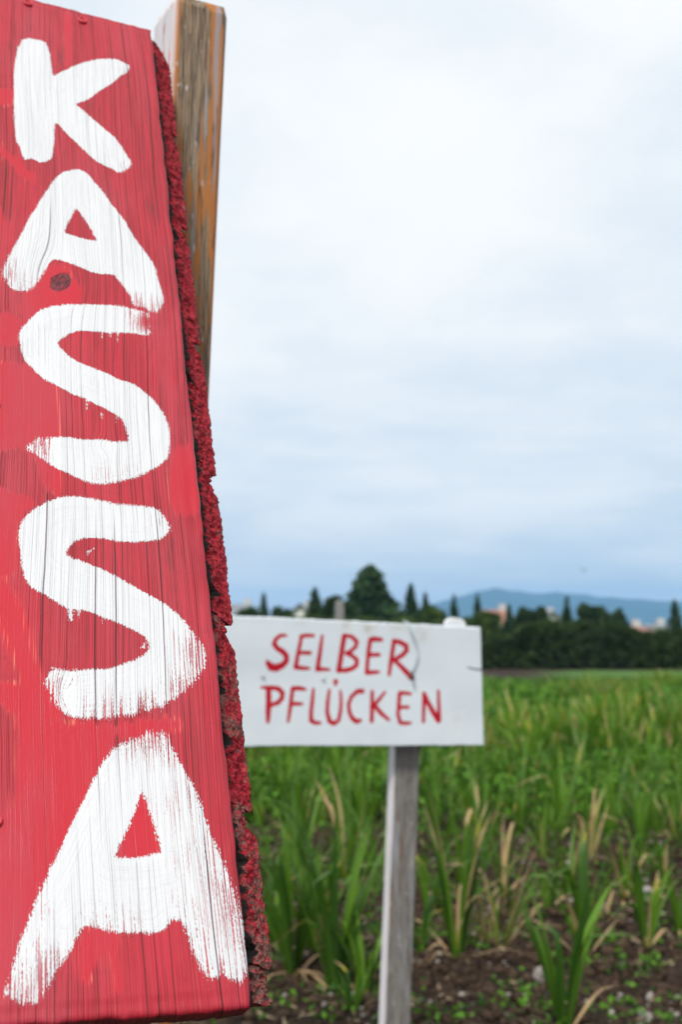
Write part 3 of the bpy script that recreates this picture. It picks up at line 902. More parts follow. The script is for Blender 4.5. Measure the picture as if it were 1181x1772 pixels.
gxa = P2[:, 0] + 0.0045 * np.sin(P2[:, 1] * 4.3 + 1.0) + 0.0016 * np.sin(P2[:, 1] * 17 + P2[:, 0] * 20)
knot = np.full(len(P2), 9.0)
kline = np.zeros(len(P2))
for px, py, ka, kb, deep in KNOTS:
    c = buv(px, py)
    q = P2 - c
    g = np.exp(-(q[:, 0] / (ka * 1.9)) ** 2 - (q[:, 1] / (kb * 2.2)) ** 2)
    gxa = gxa - q[:, 0] * 0.86 * g + 0.004 * g
    th = 0.5
    qa = q[:, 0] * math.cos(th) - q[:, 1] * math.sin(th)
    qb = q[:, 0] * math.sin(th) + q[:, 1] * math.cos(th)
    kd = np.sqrt((qa / (ka * 0.78)) ** 2 + (qb / (kb * 1.02)) ** 2)
    kd = kd * (0.84 + 0.36 * fbm(P2[:, 0] * 190, P2[:, 1] * 150, 77, 2))
    if deep:
        knot = np.minimum(knot, kd)
    else:
        kline = np.maximum(kline, 0.28 * np.exp(-((kd - 0.85) / 0.16) ** 2))
# board mesh: front grid, then sides and back
z_front = np.zeros(len(P2))
edge = np.minimum(np.minimum(-P2[:, 0], P2[:, 0] + BW), np.minimum(P2[:, 1], BL - P2[:, 1]))
rough_ed = fbm(P2[:, 0] * 90, P2[:, 1] * 60, 2, 3)
z_front -= np.where(edge < 0.002, (0.002 - edge) ** 2 / 0.002 * (0.4 + 0.8 * rough_ed), 0)
z_front -= 0.0012 * np.where(edge < 0.012, fbm(P2[:, 0] * 300, P2[:, 1] * 40, 8, 2), 0)
jv = (fbm(P2[:, 0] * 160, P2[:, 0] * 0 + 1.7, 14, 3) - 0.5) * 0.0035
VJ = P2[:, 1] + jv * (np.clip(1 - P2[:, 1] / 0.01, 0, 1) + np.clip(1 - (BL - P2[:, 1]) / 0.01, 0, 1))
UJ = P2[:, 0] + (fbm(P2[:, 1] * 40, P2[:, 1] * 0, 31, 3) - 0.5) * 0.003 * np.clip(1 + P2[:, 0] / 0.008, 0, 1)
top = np.stack([UJ, VJ, z_front], 1)
bot = top.copy()
bot[:, 2] = -BT
nu, nv = len(us), len(vs_)
idx = np.arange(nu * nv).reshape(nv, nu)
q1 = np.stack([idx[:-1, :-1], idx[:-1, 1:], idx[1:, 1:], idx[1:, :-1]], -1).reshape(-1, 4)
K0 = nu * nv
ring = np.concatenate([idx[0, :], idx[1:, -1], idx[-1, -2::-1], idx[-2:0:-1, 0]])
rb = np.arange(len(ring)) + K0
q2 = np.stack([ring, rb, np.roll(rb, -1), np.roll(ring, -1)], 1)
VB = np.concatenate([top, bot[ring], [bot[idx[0, 0]], bot[idx[0, -1]], bot[idx[-1, -1]], bot[idx[-1, 0]]]])
k4 = K0 + len(ring)
q3 = np.array([[k4 + 3, k4 + 2, k4 + 1, k4]])


def ext(a, fill):
    return np.concatenate([a, np.full(len(ring), fill), np.full(4, fill)])


post_top_near = at(304, -14, 1.53)
pb = None
# post: vertical but for a slight lean to the right; its arris faces the camera
lean = math.radians(1.9)
post_axis = np.array([math.sin(lean), 0.0, math.cos(lean)])
t_foot = (post_top_near[2] + 0.0) / post_axis[2]
foot = post_top_near - post_axis * t_foot
kassa = empty('painted_sign', (foot[0], foot[1], 0))
tag(kassa, 'tall red plank sign with white hand painted letters KASSA on a brown post', 'sign')
INVROOT = Matrix.Translation((-float(foot[0]), -float(foot[1]), 0))
board = fast_mesh('letter_board', VB, np.concatenate([q1, q2, q3]), M['board'],
                  {'white': ext(white, -1.0), 'dry': ext(dry, 0.0), 'fresh': ext(fresh, -1.0), 'gx': np.concatenate([gxa, VB[K0:, 0] * 1.0]), 'knot': ext(knot, 9.0), 'knotline': ext(kline, 0.0), 'cut': np.concatenate([np.zeros(K0), np.ones(len(ring) + 4)])}, parent=kassa)
board.data.polygons.foreach_set('use_smooth', np.concatenate([np.ones(len(q1), bool), np.zeros(len(q2) + 1, bool)]))
board.matrix_local = INVROOT @ FRAME
board['label'] = 'red board with white brushed letters KASSA'

# screw heads under the paint
def screw(px, py):
    c = buv(px, py)
    v, f = [], []
    prof_ = [(0.0, 0.0022), (0.0016, 0.0020), (0.0022, 0.0008), (0.0030, 0.0008), (0.0036, 0.0028), (0.0046, 0.0030), (0.0054, 0.0018), (0.0060, -0.002)]
    k = 18
    for r_, z_ in prof_:
        for i in range(k):
            an = 2 * math.pi * i / k
            v.append((c[0] + r_ * math.cos(an), c[1] + r_ * math.sin(an), z_))
    for j in range(len(prof_) - 1):
        for i in range(k):
            f.append((j * k + i, j * k + k + i, j * k + k + (i + 1) % k, j * k + (i + 1) % k))
    mesh_obj('screw', v, f, M['red_metal'], board, True)


screw(48, 7)
screw(142, 37)
screw(-12, 700)
screw(-10, 1420)

# horizontal planks behind the board; their sawn ends show along its right side
PN0, PN1 = -BT - 0.0060, -BT - 0.033            # front and back of the planks (distance behind the board's face)


def end_u(px, py, n):
    """u so that a point n behind the face projects at px on line py"""
    o = O_ + N_ * n
    p = on_plane(px, py, o, N_) - o
    return np.array([p @ U_, p @ V_])


out_px = lambda y: np.interp(y, [95, 240, 400, 592, 620, 818, 1074, 1396, 1681, 1747], [297, 308, 326, 348, 350, 372, 403, 440, 474, 476])
joints_px = [(112, None), (244, 1), (405, 1), (604, 1), (832, 1), (1090, 1), (1412, 1), (1683, 1), (1750, None)]


def vline(py):
    return end_u(out_px(py), py, PN1)[1]


jv_ = [vline(p) for p, _ in joints_px]
yy_s = np.linspace(60, 1765, 120)
EU_B = np.array([end_u(out_px(y), y, PN1) for y in yy_s])           # back edge of the ends
EU_F = np.array([end_u(262 + 0.1040 * (y - 50) + 3.6, y, PN0) for y in yy_s])
order = np.argsort(EU_B[:, 1])
fb = np.polyfit(EU_B[:, 1], EU_B[:, 0], 1)
ff = np.polyfit(EU_F[:, 1], EU_F[:, 0], 1)
print('END U front', ff, 'back', fb, 'length', BL)
for k in range(len(jv_) - 1):
    v1, v0 = jv_[k], jv_[k + 1]                  # upper and lower bound
    H_ = v1 - v0
    short = k == len(jv_) - 2
    nS, nV = 22, max(24, int(H_ / 0.0019))
    tt = np.linspace(0, 1, nV)                   # 0 = bottom, 1 = top
    vv = v0 + 0.0007 + tt * (H_ - 0.0014)
    nf = np.full(nV, PN0)
    nb = np.full(nV, PN1)
    if not short:
        for gc in random.sample((0.13, 0.36, 0.60, 0.84), random.choice((1, 2, 2, 3))):      # relief grooves milled into the hidden side
            gc2 = gc + random.uniform(-0.06, 0.06)
            nf -= random.uniform(0.004, 0.011) * np.clip(1.35 - np.abs((tt - gc2) * H_ / random.uniform(0.0040, 0.0065)), 0, 1)
    D = PN0 - PN1
    rt, rbm = 0.006, 0.009
    mm = vv - v0
    up_ = v1 - vv
    lap = 0.016                                  # the tongue below the shoulder of each plank, above its top
    if k > 0:
        nb = np.where(up_ < lap, nb + 0.46 * D, nb)
        s_ = np.clip((up_ - lap) / 0.009, 0, 1)
        nb = np.where(up_ >= lap, nb + 0.46 * D * (1 - np.sqrt(np.clip(1 - (1 - s_) ** 2, 0, 1))), nb)
    else:
        s_ = np.clip(up_ / 0.010, 0, 1)
        nb = nb + 0.6 * D * (1 - np.sqrt(np.clip(1 - (1 - s_) ** 2, 0, 1)))
    s_ = np.clip(mm / rbm, 0, 1)
    nb = nb + 0.30 * D * (1 - np.sqrt(np.clip(1 - (1 - s_) ** 2, 0, 1)))
    if short:
        s_ = np.clip(mm / 0.014, 0, 1)
        nb = nb + 0.5 * D * (1 - np.sqrt(np.clip(1 - (1 - s_) ** 2, 0, 1)))
    ss = np.linspace(0, 1, nS)
    SS, TT = np.meshgrid(ss, vv)
    NN = nf[:, None] * (1 - ss) + nb[:, None] * ss
    fr = (NN - PN0) / (PN1 - PN0)
    uf = np.polyval(ff, TT)
    ub = np.polyval(fb, TT)
    UE = uf + (ub - uf) * fr
    rough_ = -np.abs(fbm(TT * 210 + 5 * k, fr * 6, 50 + k, 3) - 0.5) * 0.022 + 0.002 + (fbm(TT * 60, fr * 3, 70 + k, 3) - 0.5) * 0.0060
    UE = UE + rough_ * (1.0 - 0.72 * fr ** 3) + random.uniform(-0.0015, 0.0012)
    NN = NN + (fbm(TT * 260, fr * 4, 90 + k, 2) - 0.5) * 0.0012 * (fr > 0.9)
    E = np.stack([UE, TT, NN], -1).reshape(-1, 3)
    iE = np.arange(nV * nS).reshape(nV, nS)
    qs = [np.stack([iE[:-1, :-1], iE[:-1, 1:], iE[1:, 1:], iE[1:, :-1]], -1).reshape(-1, 4)]
    LU = -BW + random.uniform(-0.01, 0.006)
    Lf = np.stack([np.full(nV, LU), vv, nf], 1)
    Lb = np.stack([np.full(nV, LU), vv, nb], 1)
    o1 = nV * nS
    o2 = o1 + nV
    a = np.arange(nV - 1)
    qs.append(np.stack([o1 + a, iE[:-1, 0], iE[1:, 0], o1 + a + 1], 1))          # front
    qs.append(np.stack([iE[:-1, -1], o2 + a, o2 + a + 1, iE[1:, -1]], 1))        # back
    qs.append(np.stack([o2 + a, o1 + a, o1 + a + 1, o2 + a + 1], 1))             # far end
    qs.append(np.array([[o1, o2, iE[0, -1], iE[0, 0]], [o2 + nV - 1, o1 + nV - 1, iE[-1, 0], iE[-1, -1]]]))
    wear = np.concatenate([(0.80 if k >= 6 else 0.50 if k >= 5 else 0.05) + 0 * UE.ravel(), np.zeros(2 * nV)])
    gap_shade = np.concatenate([np.tile(np.where(np.arange(nS) < 1, 1.0, 0.0), nV), np.ones(nV), np.zeros(nV)])  # carries the gap's painted shade on the plank fronts
    pl = fast_mesh('plank', np.concatenate([E, Lf, Lb]), np.concatenate(qs), M['plank'], {'wear': wear, 'bare': gap_shade}, parent=kassa)
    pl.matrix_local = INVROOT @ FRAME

# post
PS = 0.078
yaw = math.radians(30)
a_dir = np.array([math.cos(yaw), math.sin(yaw), 0])          # brown face, running right and away
b_dir = np.array([-math.sin(yaw), math.cos(yaw), 0])         # limewashed face, running left and away
zs = np.concatenate([[-0.45], np.linspace(0.0, post_top_near[2] - 0.012, 60), [post_top_near[2]]])
pv, pale_side, spl = [], [], []
cham = 0.006
sec = []
for (a, b, lm) in [(cham, 0, 0), (PS - cham, 0, 0), (PS, cham, 0), (PS, PS, 0), (0, PS, 1), (0, cham, 1)]:
    sec.append((a, b, lm))
for iz, z in enumerate(zs):
    c = foot + post_axis * (z / post_axis[2])
    sh = 0.004 if iz == len(zs) - 1 else 0.0
    for (a, b, lm) in sec:
        aa = min(max(a, sh), PS - sh)
        bb = min(max(b, sh), PS - sh)
        j = 0.0018 * (vnoise(np.array([z * 9.0 + a * 50]), np.array([b * 60.0]), 4)[0] - 0.5)
        zz = z + (0.006 * (vnoise(np.array([a * 120.0]), np.array([b * 120.0]), 6)[0] - 0.5) if iz == len(zs) - 1 else 0)
        pv.append(c + a_dir * (aa + j) + b_dir * (bb + j) + np.array([0, 0, zz - z]) - np.array([foot[0], foot[1], 0]))
        pale_side.append(lm)
        spl.append(lm)
ns = len(sec)
pf = [(i * ns + j, i * ns + (j + 1) % ns, (i + 1) * ns + (j + 1) % ns, (i + 1) * ns + j) for i in range(len(zs) - 1) for j in range(ns)]
pf += [tuple(range(ns))[::-1], tuple((len(zs) - 1) * ns + j for j in range(ns))]
post = mesh_obj('post', pv, pf, M['post_brown'], kassa, attrs={'pale_side': pale_side, 'splash': spl})
# brace that holds the leaning panel off the post, hidden behind the board
pa = O_ + U_ * -0.13 + V_ * 0.16 + N_ * (PN1 - 0.001)
pz = foot + post_axis * (pa[2] / post_axis[2]) + a_dir * 0.01 + b_dir * 0.02
bv, bf = [], []
limb(bv, bf, pa - np.array([foot[0], foot[1], 0]), pz - np.array([foot[0], foot[1], 0]), 0.02, 0.02, 4)
bf += [(3, 2, 1, 0), (4, 5, 6, 7)]
mesh_obj('brace', bv, bf, M['post_brown'], kassa, attrs={'pale_side': [0] * len(bv), 'splash': [0] * len(bv)})

# ------------------------------------------------------------------ the white SELBER PFLUECKEN sign
RB, RT_ = at(838, 1289.5, 3.70), at(832, 1086, 3.70)
LB, LT_ = at(400, 1291.5, 3.37), at(400, 1066, 3.37)
ex = 0.42
LB, LT_ = LB + (LB - RB) * ex, LT_ + (LT_ - RT_) * ex
su = (RB - LB) / np.linalg.norm(RB - LB)
sv = (RT_ - RB) - su * np.dot(RT_ - RB, su)
sv /= np.linalg.norm(sv)
sn = np.cross(su, sv)
sO = RB
SFRAME = Matrix(((su[0], sv[0], sn[0], sO[0]), (su[1], sv[1], sn[1], sO[1]), (su[2], sv[2], sn[2], sO[2]), (0, 0, 0, 1)))


def suv(px, py):
    p = on_plane(px, py, sO, sn) - sO
    return np.array([p @ su, p @ sv])


def loc2(p):
    q = p - sO
    return np.array([q @ su, q @ sv])


cLB, cLT, cRT, cRB = loc2(LB), loc2(LT_), loc2(RT_), np.zeros(2)
a_ = np.linspace(0, 1, 440)
b_ = np.linspace(0, 1, 140)
A_, B_ = np.meshgrid(a_, b_)
A_, B_ = A_.ravel()[:, None], B_.ravel()[:, None]
PS2 = (cLB * (1 - A_) + cRB * A_) * (1 - B_) + (cLT * (1 - A_) + cRT * A_) * B_
ZA, ZB = 220 / 1181, 240 / 1181
STR = []
def st(ox, oy, s, pts, r):
    STR.append((np.array([suv(ox + a * s, oy + b * s) for a, b in pts]), r))
LX = (400, 1080, ZA)
RX = (600, 1080, 240 / 1181)
# SELBER
st(*LX, [(510, 105), (460, 105), (415, 140), (400, 185), (430, 225), (480, 255), (515, 295), (515, 345), (475, 385), (420, 408), (375, 400), (345, 365), (332, 340)], [11, 13, 15, 17, 18, 19, 19, 19, 22, 26, 26, 18, 8])
st(*LX, [(655, 115), (640, 190), (620, 290), (602, 400)], [13, 14, 15, 17])
st(*LX, [(650, 112), (710, 105), (765, 108)], [13, 14, 12])
st(*LX, [(630, 265), (735, 268)], [13, 14])
st(*LX, [(602, 402), (660, 410), (725, 412)], [16, 15, 11])
st(*LX, [(848, 110), (835, 210), (820, 320), (805, 420)], [11, 14, 16, 18])
st(*LX, [(805, 420), (860, 420), (915, 424)], [17, 13, 10])
st(*LX, [(1055, 110), (1035, 230), (1020, 330), (1003, 430)], [19, 19, 19, 20])
st(*RX, [(-2, 95), (50, 110), (90, 150), (80, 195), (40, 230), (0, 248), (50, 270), (92, 305), (88, 350), (50, 380), (-5, 395), (-70, 395)], [12, 15, 16, 15, 14, 14, 15, 16, 17, 17, 17, 13])
st(*RX, [(205, 130), (192, 220), (182, 320), (175, 412)], [15, 15, 14, 15])
st(*RX, [(205, 132), (250, 128), (298, 133)], [16, 17, 14])
st(*RX, [(195, 262), (280, 262)], [14, 13])
st(*RX, [(175, 414), (225, 412), (275, 408)], [15, 14, 11])
st(*RX, [(408, 145), (395, 230), (380, 330), (366, 430)], [15, 15, 15, 12])
st(*RX, [(405, 143), (460, 155), (510, 185), (515, 225), (480, 265), (430, 295), (395, 305)], [15, 16, 17, 17, 16, 15, 15])
st(*RX, [(405, 300), (450, 345), (500, 395), (535, 430), (550, 462)], [14, 15, 17, 18, 13])
# PFLUECKEN
st(*LX, [(285, 590), (340, 590), (400, 592)], [9, 14, 15])
st(*LX, [(350, 600), (352, 700), (348, 800), (344, 905)], [19, 20, 20, 14])
st(*LX, [(380, 592), (440, 600), (480, 640), (475, 690), (440, 730), (385, 750)], [15, 17, 17, 17, 17, 15])
st(*LX, [(575, 600), (562, 700), (548, 800), (533, 905)], [15, 15, 14, 11])
st(*LX, [(575, 598), (630, 596), (690, 606)], [16, 16, 12])
st(*LX, [(560, 740), (610, 742), (662, 742)], [15, 14, 11])
st(*LX, [(768, 605), (758, 710), (745, 820), (745, 895), (780, 918), (830, 918)], [11, 14, 15, 16, 15, 11])
st(*LX, [(915, 615), (900, 720), (895, 820), (915, 900), (955, 925), (1000, 895), (1020, 800), (1025, 700), (1018, 620)], [11, 14, 15, 17, 16, 14, 14, 12, 9])
st(*LX, [(975, 535), (973, 560)], [19, 12])
st(*RX, [(135, 572), (95, 572), (45, 615), (18, 680), (25, 750), (50, 805), (85, 830), (115, 820)], [17, 15, 13, 13, 14, 15, 16, 13])
st(*RX, [(220, 575), (218, 700), (215, 825)], [12, 15, 15])
st(*RX, [(330, 578), (285, 635), (238, 690)], [9, 13, 15])
st(*RX, [(238, 690), (290, 755), (360, 815)], [15, 15, 11])
st(*RX, [(455, 590), (446, 690), (440, 770), (455, 835)], [15, 14, 14, 13])
st(*RX, [(455, 588), (500, 588), (550, 594)], [14, 13, 10])
st(*RX, [(445, 708), (525, 708)], [12, 12])
st(*RX, [(455, 838), (495, 845), (545, 842)], [13, 13, 10])
st(*RX, [(662, 590), (660, 700), (656, 830)], [13, 14, 12])
st(*RX, [(664, 595), (700, 675), (740, 750), (785, 820)], [15, 16, 18, 19])
st(*RX, [(785, 570), (788, 680), (790, 820)], [11, 13, 16])
sc_m = ZA / F * 3.5
ink = np.full(len(PS2), -1.0)
for pts, r in STR:
    s_ = sc_m * (1.0 if pts[0][0] < suv(606, 1150)[0] else 240 / 220)
    ink = np.maximum(ink, sdf_stroke(PS2, pts, np.array(r) * s_ * 1.42))
split = np.maximum(sdf_stroke(PS2, [suv(810, 1155), suv(824, 1158.5), suv(837, 1159)], [0.0025, 0.0035, 0.0035]),
                   sdf_stroke(PS2, [suv(806, 1112), suv(820, 1115)], [-0.001, -0.0012]))
dirt = np.zeros(len(PS2))
for px, py, rx, a in [(640, 1086, 0.02, 0.8), (727, 1100, 0.03, 0.55), (600, 1075, 0.03, 0.5), (690, 1078, 0.03, 0.5), (520, 1072, 0.02, 0.35), (455, 1170, 0.012, 0.5), (560, 1173, 0.012, 0.4), (800, 1240, 0.05, 0.2)]:
    dirt = np.maximum(dirt, a * np.exp(-(((PS2 - suv(px, py)) / rx) ** 2).sum(1)))
nu, nv = len(a_), len(b_)
idx = np.arange(nu * nv).reshape(nv, nu)
PSj = PS2.copy()
eb = np.clip(1 - (1 - B_.ravel()) / 0.02, 0, 1) + np.clip(1 - B_.ravel() / 0.02, 0, 1)
PSj[:, 1] += eb * (fbm(A_.ravel() * 60, A_.ravel() * 0, 12, 3) - 0.5) * 0.005 * (B_.ravel() > 0.5) + eb * (fbm(A_.ravel() * 40, A_.ravel() * 0, 13, 2) - 0.5) * 0.004
warp_ = (fbm(A_.ravel() * 3, B_.ravel() * 2, 17, 2) - 0.5) * 0.008
T1 = np.concatenate([PSj, warp_[:, None]], 1)
T2 = np.concatenate([PSj, warp_[:, None] - 0.018], 1)
q1 = np.stack([idx[:-1, :-1], idx[:-1, 1:], idx[1:, 1:], idx[1:, :-1]], -1).reshape(-1, 4)
ring = np.concatenate([idx[0, :], idx[1:, -1], idx[-1, -2::-1], idx[-2:0:-1, 0]])
rb = np.arange(len(ring)) + nu * nv
q2 = np.stack([ring, rb, np.roll(rb, -1), np.roll(ring, -1)], 1)
k4 = nu * nv + len(ring)
VS = np.concatenate([T1, T2[ring], T2[[idx[0, 0], idx[0, -1], idx[-1, -1], idx[-1, 0]]]])
e_ = lambda a, fl: np.concatenate([a, np.full(len(ring) + 4, fl)])

sp_top_l, sp_top_r = at(684, 1300, 3.635), at(728, 1300, 3.66)
sp_bot_l = at(667, 1770, 3.635 * 0.965)
ax = sp_top_l - sp_bot_l
ax = ax / ax[2]
ax[1] = 0.0
sfoot = sp_top_l - ax * sp_top_l[2]
white_sign = empty('field_sign', (sfoot[0], sfoot[1], 0))
tag(white_sign, 'white board sign on a grey post with red hand painted words SELBER PFLÜCKEN', 'sign')
SINV = Matrix.Translation((-float(sfoot[0]), -float(sfoot[1]), 0))
sboard = fast_mesh('sign_board', VS, np.concatenate([q1, q2, [[k4 + 3, k4 + 2, k4 + 1, k4]]]), M['sign'], {'ink': e_(ink, -1), 'split': e_(split, -1), 'dirt': e_(dirt, 0.15)}, parent=white_sign)
sboard.data.polygons.foreach_set('use_smooth', np.concatenate([np.ones(len(q1), bool), np.zeros(len(q2) + 1, bool)]))
sboard.matrix_local = SINV @ SFRAME
# post of the white sign
fdir = np.array([su[0], su[1], 0])
fdir /= np.linalg.norm(fdir)
bdir = np.array([-fdir[1], fdir[0], 0])
PWD, PDP = 0.090, 0.042
base_off = 0.0
pv, pale_side = [], []
zs = np.concatenate([[-0.5], np.linspace(0, 1.47, 50)])
for z in zs:
    c = sfoot + ax * z
    # keep the post's front behind the sign board
    for (a, b, lm) in [(0.003, 0, 0), (PWD - 0.003, 0, 0), (PWD, 0.003, 0), (PWD, PDP, 0), (0, PDP, 1), (0, 0.003, 1)]:  # left side paler than the front
        j = 0.0035 * (vnoise(np.array([z * 6.0 + a * 9]), np.array([b * 60.0]), 24)[0] - 0.5)
        pv.append(c + fdir * (a + j) + bdir * (b + j) - np.array([sfoot[0], sfoot[1], 0]))
        pale_side.append(lm)
pf = [(i * 6 + j, i * 6 + (j + 1) % 6, (i + 1) * 6 + (j + 1) % 6, (i + 1) * 6 + j) for i in range(len(zs) - 1) for j in range(6)]
pf += [(5, 4, 3, 2, 1, 0), tuple((len(zs) - 1) * 6 + j for j in range(6))]
spost = mesh_obj('post', pv, pf, M['post_grey'], white_sign, attrs={'pale_side': pale_side, 'splash': [0] * len(pale_side)})
# push the post back until its front clears the board's back
q = np.array([sfoot + ax * z for z in (1.15, 1.45)])
dist = max(float((p_ - sO) @ sn) for p_ in q)
shift = -0.018 - 0.006 - dist
print('sign post offset from board plane', dist)
spost.location = tuple(map(float, -bdir * min(0, shift) * 1.0)) if shift < 0 else (0, 0, 0)


# wire hanging over the board, its nail, and the rounded plate behind the top edge
def tube(name, pts, r, mat, parent, k=6):
    v, f = [], []
    pts = [np.array(p, float) for p in pts]
    for i, p in enumerate(pts):
        t = pts[min(i + 1, len(pts) - 1)] - pts[max(i - 1, 0)]
        t /= np.linalg.norm(t)
        s = np.cross(t, (0.1, 0.2, 0.97))
        s /= np.linalg.norm(s)
        b = np.cross(t, s)
        for j in range(k):
            an = 2 * math.pi * j / k
            v.append(p + (s * math.cos(an) + b * math.sin(an)) * r)
    for i in range(len(pts) - 1):
        for j in range(k):
            f.append((i * k + j, i * k + (j + 1) % k, (i + 1) * k + (j + 1) % k, (i + 1) * k + j))
    f += [tuple(range(k))[::-1], tuple((len(pts) - 1) * k + j for j in range(k))]
    return mesh_obj(name, v, f, mat, parent, True)


wp = [(706, 1076, -0.03), (708, 1079, 0.004), (711, 1092, 0.007), (717, 1106, 0.007), (722, 1120, 0.007), (722, 1134, 0.007), (718, 1147, 0.007), (712, 1158, 0.007), (709, 1167, 0.007)]
wpts = [np.append(suv(a, b), c) for a, b, c in wp]
wire = tube('wire', wpts, 0.0026, M['wire'], sboard)
c = np.append(suv(711, 1169), 0.0)
tube('nail', [c + (0.0, 0.012, 0.004), c + (0.003, 0.0, 0.010), c + (0.005, -0.012, 0.014)], 0.0052, M['iron'], sboard)
for px, py in ((455, 1170), (560, 1174)):
    c = np.append(suv(px, py), 0.0)
    tube('nail', [c + (0, 0, -0.012), c + (0, 0, 0.0045), c + (0, 0, 0.0055)], 0.0036, M['wire'], sboard, 8)
# rounded white plate
pc = suv(797, 1088)
pw_, ph_ = 0.037, 0.033
outl = [(-pw_, -0.12), (-pw_, ph_ * 0.2), (-pw_ * 0.93, ph_ * 0.55), (-pw_ * 0.7, ph_ * 0.82), (-pw_ * 0.35, ph_ * 0.97), (0, ph_), (pw_ * 0.35, ph_ * 0.97), (pw_ * 0.7, ph_ * 0.82), (pw_ * 0.93, ph_ * 0.55), (pw_, ph_ * 0.2), (pw_, -0.12)]
v = [(pc[0] + a, pc[1] + b, -0.030) for a, b in outl] + [(pc[0] + a, pc[1] + b, -0.048) for a, b in outl]
no = len(outl)
f = [tuple(range(no))[::-1], tuple(range(no, 2 * no))] + [(i, (i + 1) % no, no + (i + 1) % no, no + i) for i in range(no)]
mesh_obj('back_plate', v, f, M['white_plastic'], sboard)['label'] = 'rounded white plate peeking over the top edge'

# grey stake further back in the field
p = at_y(588, 1041, 16.2)
r = empty('wooden_stake', (p[0], p[1], 0))
tag(r, 'grey wooden stake whose top shows just above the white sign', 'stake')
hw = 0.066
v, f = box_mesh(-hw, hw, -hw, hw, -0.3, p[2])
v = v[:4] + [(a * 0.96, b * 0.96, c) for a, b, c in v[4:]] + [(0, 0, p[2] + 0.02)]
f = [f[0]] + f[2:] + [(4, 5, 8), (5, 6, 8), (6, 7, 8), (7, 4, 8)]
mesh_obj('shaft', v, f, M['stake'], r)
tube('wire_loop', [(hw * 1.05 * math.cos(t) * 1.42, hw * 1.05 * math.sin(t) * 1.42, p[2] - 0.25) for t in np.linspace(0, 2 * math.pi, 13)], 0.003, M['iron'], r)

# ------------------------------------------------------------------ gladiolus plants
def leaf_geo(length, width, az, tilt, droop, dry0, nseg=9, kink=None, tone=0.5, base_r=0.012):
    """sword leaf from the origin; returns verts, quads, dry, tone"""
    pts, ang = [], tilt
    p = np.array([base_r, 0.0])
    ts = np.linspace(0, 1, nseg + 1)
    for i, t in enumerate(ts):
        pts.append(p.copy())
        a = ang + droop * t ** 2
        if kink and t > kink[0]:
            a += kink[1] * min(1, (t - kink[0]) * 8)
        p = p + np.array([math.sin(a), math.cos(a)]) * length / nseg
    pts = np.array(pts)
    ca, sa = math.cos(az), math.sin(az)
    tw = random.uniform(-0.9, 0.9)
    v, dr = [], []
    for i, t in enumerate(ts):
        wd = width * (0.50 + 0.5 * math.sin(min(1, t * 1.9) * math.pi / 2)) * max(0.03, (1 - max(0, t - 0.35) ** 1.6 / 0.65 ** 1.6)) / 2
        c = np.array([pts[i, 0] * ca, pts[i, 0] * sa, pts[i, 1]])
        ph = az + math.pi / 2 + tw * t
        sd_ = np.array([math.cos(ph), math.sin(ph), 0])
        nrm_ = np.array([ca, sa, 0.3]) * wd * 0.35
        v += [c - sd_ * wd, c + nrm_, c + sd_ * wd]
        dr += [min(1, max(0, (t - dry0) / 0.35))] * 3
    q = [(i * 3 + j, i * 3 + j + 1, i * 3 + j + 4, i * 3 + j + 3) for i in range(nseg) for j in range(2)]
    return np.array(v), np.array(q), np.array(dr), np.full(len(v), tone)


def clump(nl, h, spread_, wid, dryness, nseg=9, fan=None):
    out = []
    fan = random.uniform(0, math.pi) if fan is None else fan
    for k in range(nl):
        side = 1 if k % 2 else -1
        az = fan + (0 if side > 0 else math.pi) + random.gauss(0, 0.55)
        tl = abs(random.gauss(0.05 + spread_ * (k / nl), 0.10))
        L = h * random.uniform(0.62, 1.08)
        u = random.random()
        if u < dryness:
            d0 = random.uniform(-0.35, 0.35)
        elif u < dryness + 0.13:
            d0 = random.uniform(0.55, 0.85)
        else:
            d0 = 1.2
        kk = (random.uniform(0.45, 0.75), random.uniform(0.6, 1.8)) if random.random() < 0.24 + 0.45 * dryness else None
        out.append(leaf_geo(L, wid * (random.uniform(0.35, 1.1) if dryness > 0.2 else random.uniform(0.75, 1.2)), az, tl, random.uniform(0.05, 0.95), d0, nseg, kk, random.random()))
    return out


def near_plant(label, px, py, h_px, nl, spread_, dryness, wid=0.026, group='gladiolus plants near the white sign', fan=0.0):
    g = on_ground(px, py)
    z = gz(g[0], g[1])
    depth = np.dot(g - CAM, FWD)
    h = h_px / F * depth
    r = empty('gladiolus_plant', (g[0], g[1], z - 0.01))
    tag(r, label, 'plant', group)
    for k in range(1 + int(3 * dryness) + nl // 6):
        v, q, dr, tn = leaf_geo(h * random.uniform(0.35, 0.7), wid * random.uniform(0.4, 0.8), random.uniform(0, 6.28), random.uniform(0.7, 1.25), random.uniform(0.2, 0.7), random.uniform(-0.5, 0.1), 7, (random.uniform(0.3, 0.6), random.uniform(0.2, 0.9)), 0.5)
        v[:, 2] = np.maximum(v[:, 2], 0.012)
        fast_mesh('leaf', v, q, M['leaf'], {'dry': dr, 'tone': tn}, parent=r, smooth=True)
    for v, q, dr, tn in clump(int(nl * 1.5), h * 1.12, spread_ * 0.85, wid * 1.3, dryness * 0.62, 9, fan + random.uniform(-0.3, 0.3)):
        fast_mesh('leaf', v, q, M['leaf'], {'dry': dr, 'tone': tn}, parent=r, smooth=True)
    return r


